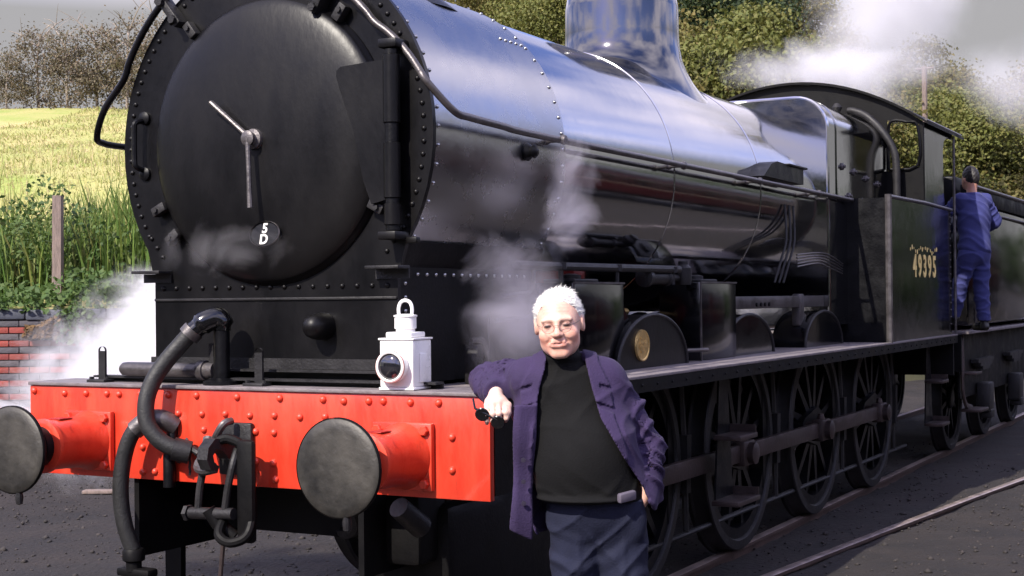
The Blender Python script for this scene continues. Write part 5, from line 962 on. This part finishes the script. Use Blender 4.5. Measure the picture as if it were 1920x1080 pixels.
# ---------------------------------------------------------------- crewman climbing to the tender
fp_ = Vector((1.33, 9.72, 0)); FY = R(48)
drv = thing('person', 'person in blue overalls seen from behind climbing between cab and tender', 'person', (fp_.x, fp_.y, 0), FY)
drv.scale = (.84, 1, 1)
dH = (.02, .06, 2.845)
dS1, dS2, dE1, dW1, dE2, dW2 = (-.17, .02, 2.60), (.17, .02, 2.60), (-.27, .18, 2.46), (-.2, .36, 2.58), (.33, .02, 2.40), (.36, .20, 2.34)
def drv_body(P):
    d = s_ell(P, (.02, .07, 2.82), (.078, .098, .115)); d = smn(d, s_ell(P, (.02, .13, 2.78), (.05, .04, .06)), .02); d = smn(d, s_cap(P, (.0, .02, 2.62), (.01, .04, 2.75), .055), .03)
    for s in (-1, 1): d = smn(d, s_ell(P, (.02 + s * .08, .07, 2.81), (.012, .022, .032)), .01)
    d = smn(d, s_ell(P, (0, 0, 2.42), (.16, .10, .24)), .04); d = smn(d, s_ell(P, (0, -.01, 2.14), (.15, .11, .12)), .06)
    d = smn(d, chain(P, [dS1, dE1, dW1], [.05, .04, .028]), .02); d = smn(d, chain(P, [dS2, dE2, dW2], [.05, .04, .028]), .02)
    for w in (dW1, dW2):
        d = smn(d, s_ell(P, (w[0], w[1] + .05, w[2] + .0), (.036, .05, .03)), .015)
        for k in range(4): d = smn(d, chain(P, [(w[0] - .024 + .016 * k, w[1] + .07, w[2] + .01), (w[0] - .024 + .016 * k, w[1] + .115, w[2] + .005), (w[0] - .022 + .016 * k, w[1] + .12, w[2] - .035)], [.010, .009, .008]), .004)
        d = smn(d, chain(P, [(w[0] + .03, w[1] + .05, w[2]), (w[0] + .045, w[1] + .09, w[2] - .02)], [.011, .009]), .006)
    d = smn(d, chain(P, [(-.09, 0, 2.08), (-.09, .12, 1.78), (-.08, .22, 1.52)], [.08, .055, .042]), .03); d = smn(d, chain(P, [(.09, 0, 2.08), (.11, .02, 1.72), (.13, .0, 1.38)], [.08, .056, .042]), .03); return d
skin_t = lambda V: np.tile(np.array([.48, .24, .17, 1.], np.float32), (len(V), 1))
grow('body', drv_body, (-.40, -.18, 1.30), (.42, .52, 2.96), .009, M_SKIN, drv, skin_t)
grow('hair', lambda P: smx(smx(s_ell(P, (.02, .065, 2.835), (.086, .106, .118)) + .003 * np.sin(P[:, 0] * 120) * np.sin(P[:, 2] * 140 + P[:, 1] * 90), 2.755 - P[:, 2], .01), P[:, 1] - .12 - (P[:, 2] - 2.86) * 1.2, .01), (-.10, -.08, 2.70), (.14, .2, 2.97), .008, M_DKHAIR, drv)
def overall_top(P):
    d = s_ell(P, (0, 0, 2.42), (.20, .135, .27)); d = smn(d, s_ell(P, (0, -.01, 2.16), (.19, .14, .16)), .08); d = smn(d, s_cap(P, dS1, dS2, .07), .05); d = smn(d, s_cap(P, (0, .01, 2.62), (.005, .02, 2.70), .075), .03)
    d += -.008 * np.maximum(0, np.sin(38 * P[:, 2] + 14 * P[:, 0] + 2 * np.sin(8 * P[:, 0]))) ** 2
    for a, b, c in ((dS1, dE1, dW1), (dS2, dE2, dW2)): d = smn(d, chain(P, [a, b, c], [.075, .06, .046]) + fold(P, a, b, 4, .011) + fold(P, b, c, 3, .008, 1), .03)
    d += crumple(P, 14, .003) + ridge(P, (9, 6, 20), .011, .7); return smx(smx(d, 2.02 - P[:, 2], .006), P[:, 2] - 2.685, .006)
grow('overall_jacket', overall_top, (-.42, -.22, 1.98), (.44, .46, 2.72), .009, M_BLUE, drv)
def overall_leg(P):
    d = s_ell(P, (0, -.01, 2.10), (.175, .132, .14))
    for pts in ([(-.09, 0, 2.06), (-.09, .12, 1.78), (-.08, .22, 1.50)], [(.09, 0, 2.06), (.11, .02, 1.72), (.13, .0, 1.40)]):
        d = smn(d, chain(P, pts, [.104, .078, .066]) + fold(P, pts[0], pts[1], 3.4, .011, .5) + fold(P, pts[1], pts[2], 4, .010, 1.4), .035)
    return smx(d + crumple(P, 12, .003) + ridge(P, (10, 5, 18), .011, 1.4), 1.415 - P[:, 2] - .4 * np.clip(P[:, 1] - .1, 0, 1), .006)
grow('overall_trousers', overall_leg, (-.24, -.2, 1.36), (.26, .38, 2.26), .009, M_BLUE, drv)
for a, z in (((.13, .03), 1.355), ((-.08, .26), 1.44)):
    grow('boot', lambda P, a=a, z=z: smx(smn(s_ell(P, (a[0], a[1] + .04, z), (.046, .13, .045)), s_cap(P, (a[0], a[1] - .03, z), (a[0], a[1] - .03, z + .09), .046), .03), z - .035 - P[:, 2], .005), (a[0] - .08, a[1] - .14, z - .06), (a[0] + .08, a[1] + .2, z + .16), .009, M_SHOE, drv)
# ================================================================ steam
def steam(name, label, loc, radii, rot, dens, freq=2.2, sub=.55, col=(.97, .96, .98), ns=3.4, seed=0.):
    mb = MB(); mb.lathe([(math.sin(a) if 0 < i < 12 else 0, -math.cos(a)) for i, a in enumerate(np.linspace(0, PI, 13))], (0, 0, 0), 'z', 24)
    m = bpy.data.materials.new(name + '_volume'); m.use_nodes = True; nt = m.node_tree; N = nt.nodes; L = nt.links; N.clear()
    out = N.new('ShaderNodeOutputMaterial'); pv = N.new('ShaderNodeVolumePrincipled'); pv.inputs['Color'].default_value = (*col, 1); pv.inputs['Anisotropy'].default_value = .0
    L.new(pv.outputs[0], out.inputs['Volume'])
    tc = N.new('ShaderNodeTexCoord'); mp = N.new('ShaderNodeMapping'); mp.inputs['Scale'].default_value = [r * freq for r in radii]; mp.inputs['Location'].default_value = (seed, seed * 1.7, seed * .6); L.new(tc.outputs['Object'], mp.inputs[0])
    nz = N.new('ShaderNodeTexNoise'); nz.inputs['Scale'].default_value = 1; nz.inputs['Detail'].default_value = 8; nz.inputs['Roughness'].default_value = .64; nz.inputs['Distortion'].default_value = 1.1; L.new(mp.outputs[0], nz.inputs['Vector'])
    ln = N.new('ShaderNodeVectorMath'); ln.operation = 'LENGTH'; L.new(tc.outputs['Object'], ln.inputs[0])
    def mth(op, a, b, cl=False):
        n = N.new('ShaderNodeMath'); n.operation = op; n.use_clamp = cl
        for i, v in enumerate((a, b)):
            if isinstance(v, (int, float)): n.inputs[i].default_value = v
            else: L.new(v, n.inputs[i])
        return n.outputs[0]
    fall = mth('SUBTRACT', 1, ln.outputs['Value'], True)
    a = mth('MULTIPLY', mth('SUBTRACT', nz.outputs['Fac'], .5), ns)
    b = mth('ADD', mth('MULTIPLY', fall, 1.7), a)
    edge = mth('MULTIPLY', fall, 6., True)
    d = mth('MULTIPLY', mth('MULTIPLY', mth('MAXIMUM', mth('SUBTRACT', b, sub), 0), edge), dens); L.new(d, pv.inputs['Density'])
    o = part(name, mb, m, None, 80, loc=loc, rot=rot); o.scale = radii; tag(o, label, kind='stuff'); return o
steam('steam_cloud', 'dense white steam billowing behind the left end of the buffer beam', (-1.95, 1.35, 1.25), (1.25, .75, .62), (0, R(-32), R(-10)), 6, 2.2, .52, seed=1.3)
steam('steam_jet', 'brightest white steam close against the smokebox left side', (-1.28, 1.0, 1.48), (.62, .55, .55), (0, R(-25), 0), 11, 2.4, .5, seed=4.1)
steam('drifting_steam', 'thin grey steam drifting along the smokebox right flank', (.98, .78, 1.66), (.24, .52, .56), (0, 0, 0), 2.6, 2.8, .62, (.86, .82, .93), seed=2.2)
steam('rising_wisp', 'thin wisp of steam rising past the smokebox rivets under handrail', (1.0, 1.30, 2.14), (.17, .26, .50), (R(-14), 0, 0), 4.2, 3.0, .62, (.86, .82, .93), seed=7.7)
steam('front_wisp', 'faint wisp of steam under the shed plate on smokebox door', (-.05, .02, 1.92), (.5, .10, .20), (0, 0, 0), 3.0, 3.2, .62, (.85, .83, .86), seed=3.1)
steam('cab_steam', 'white steam curling over the cab roof', (.25, 8.6, 3.82), (1.5, 1.0, .40), (0, R(4), 0), 2.6, 1.3, .60, seed=5.5)
steam('steam_plume', 'pale plume of steam rising into the sky left of the cab roof', (.35, 10.8, 5.0), (1.2, 1.2, 1.7), (0, R(18), 0), 1.3, .75, .45, seed=8.8)
steam('trailing_steam', 'hazy steam trailing to the right over the tender and bushes', (1.6, 15.5, 4.3), (2.4, 2.2, .9), (0, R(8), 0), .6, .8, .6, seed=6.2)
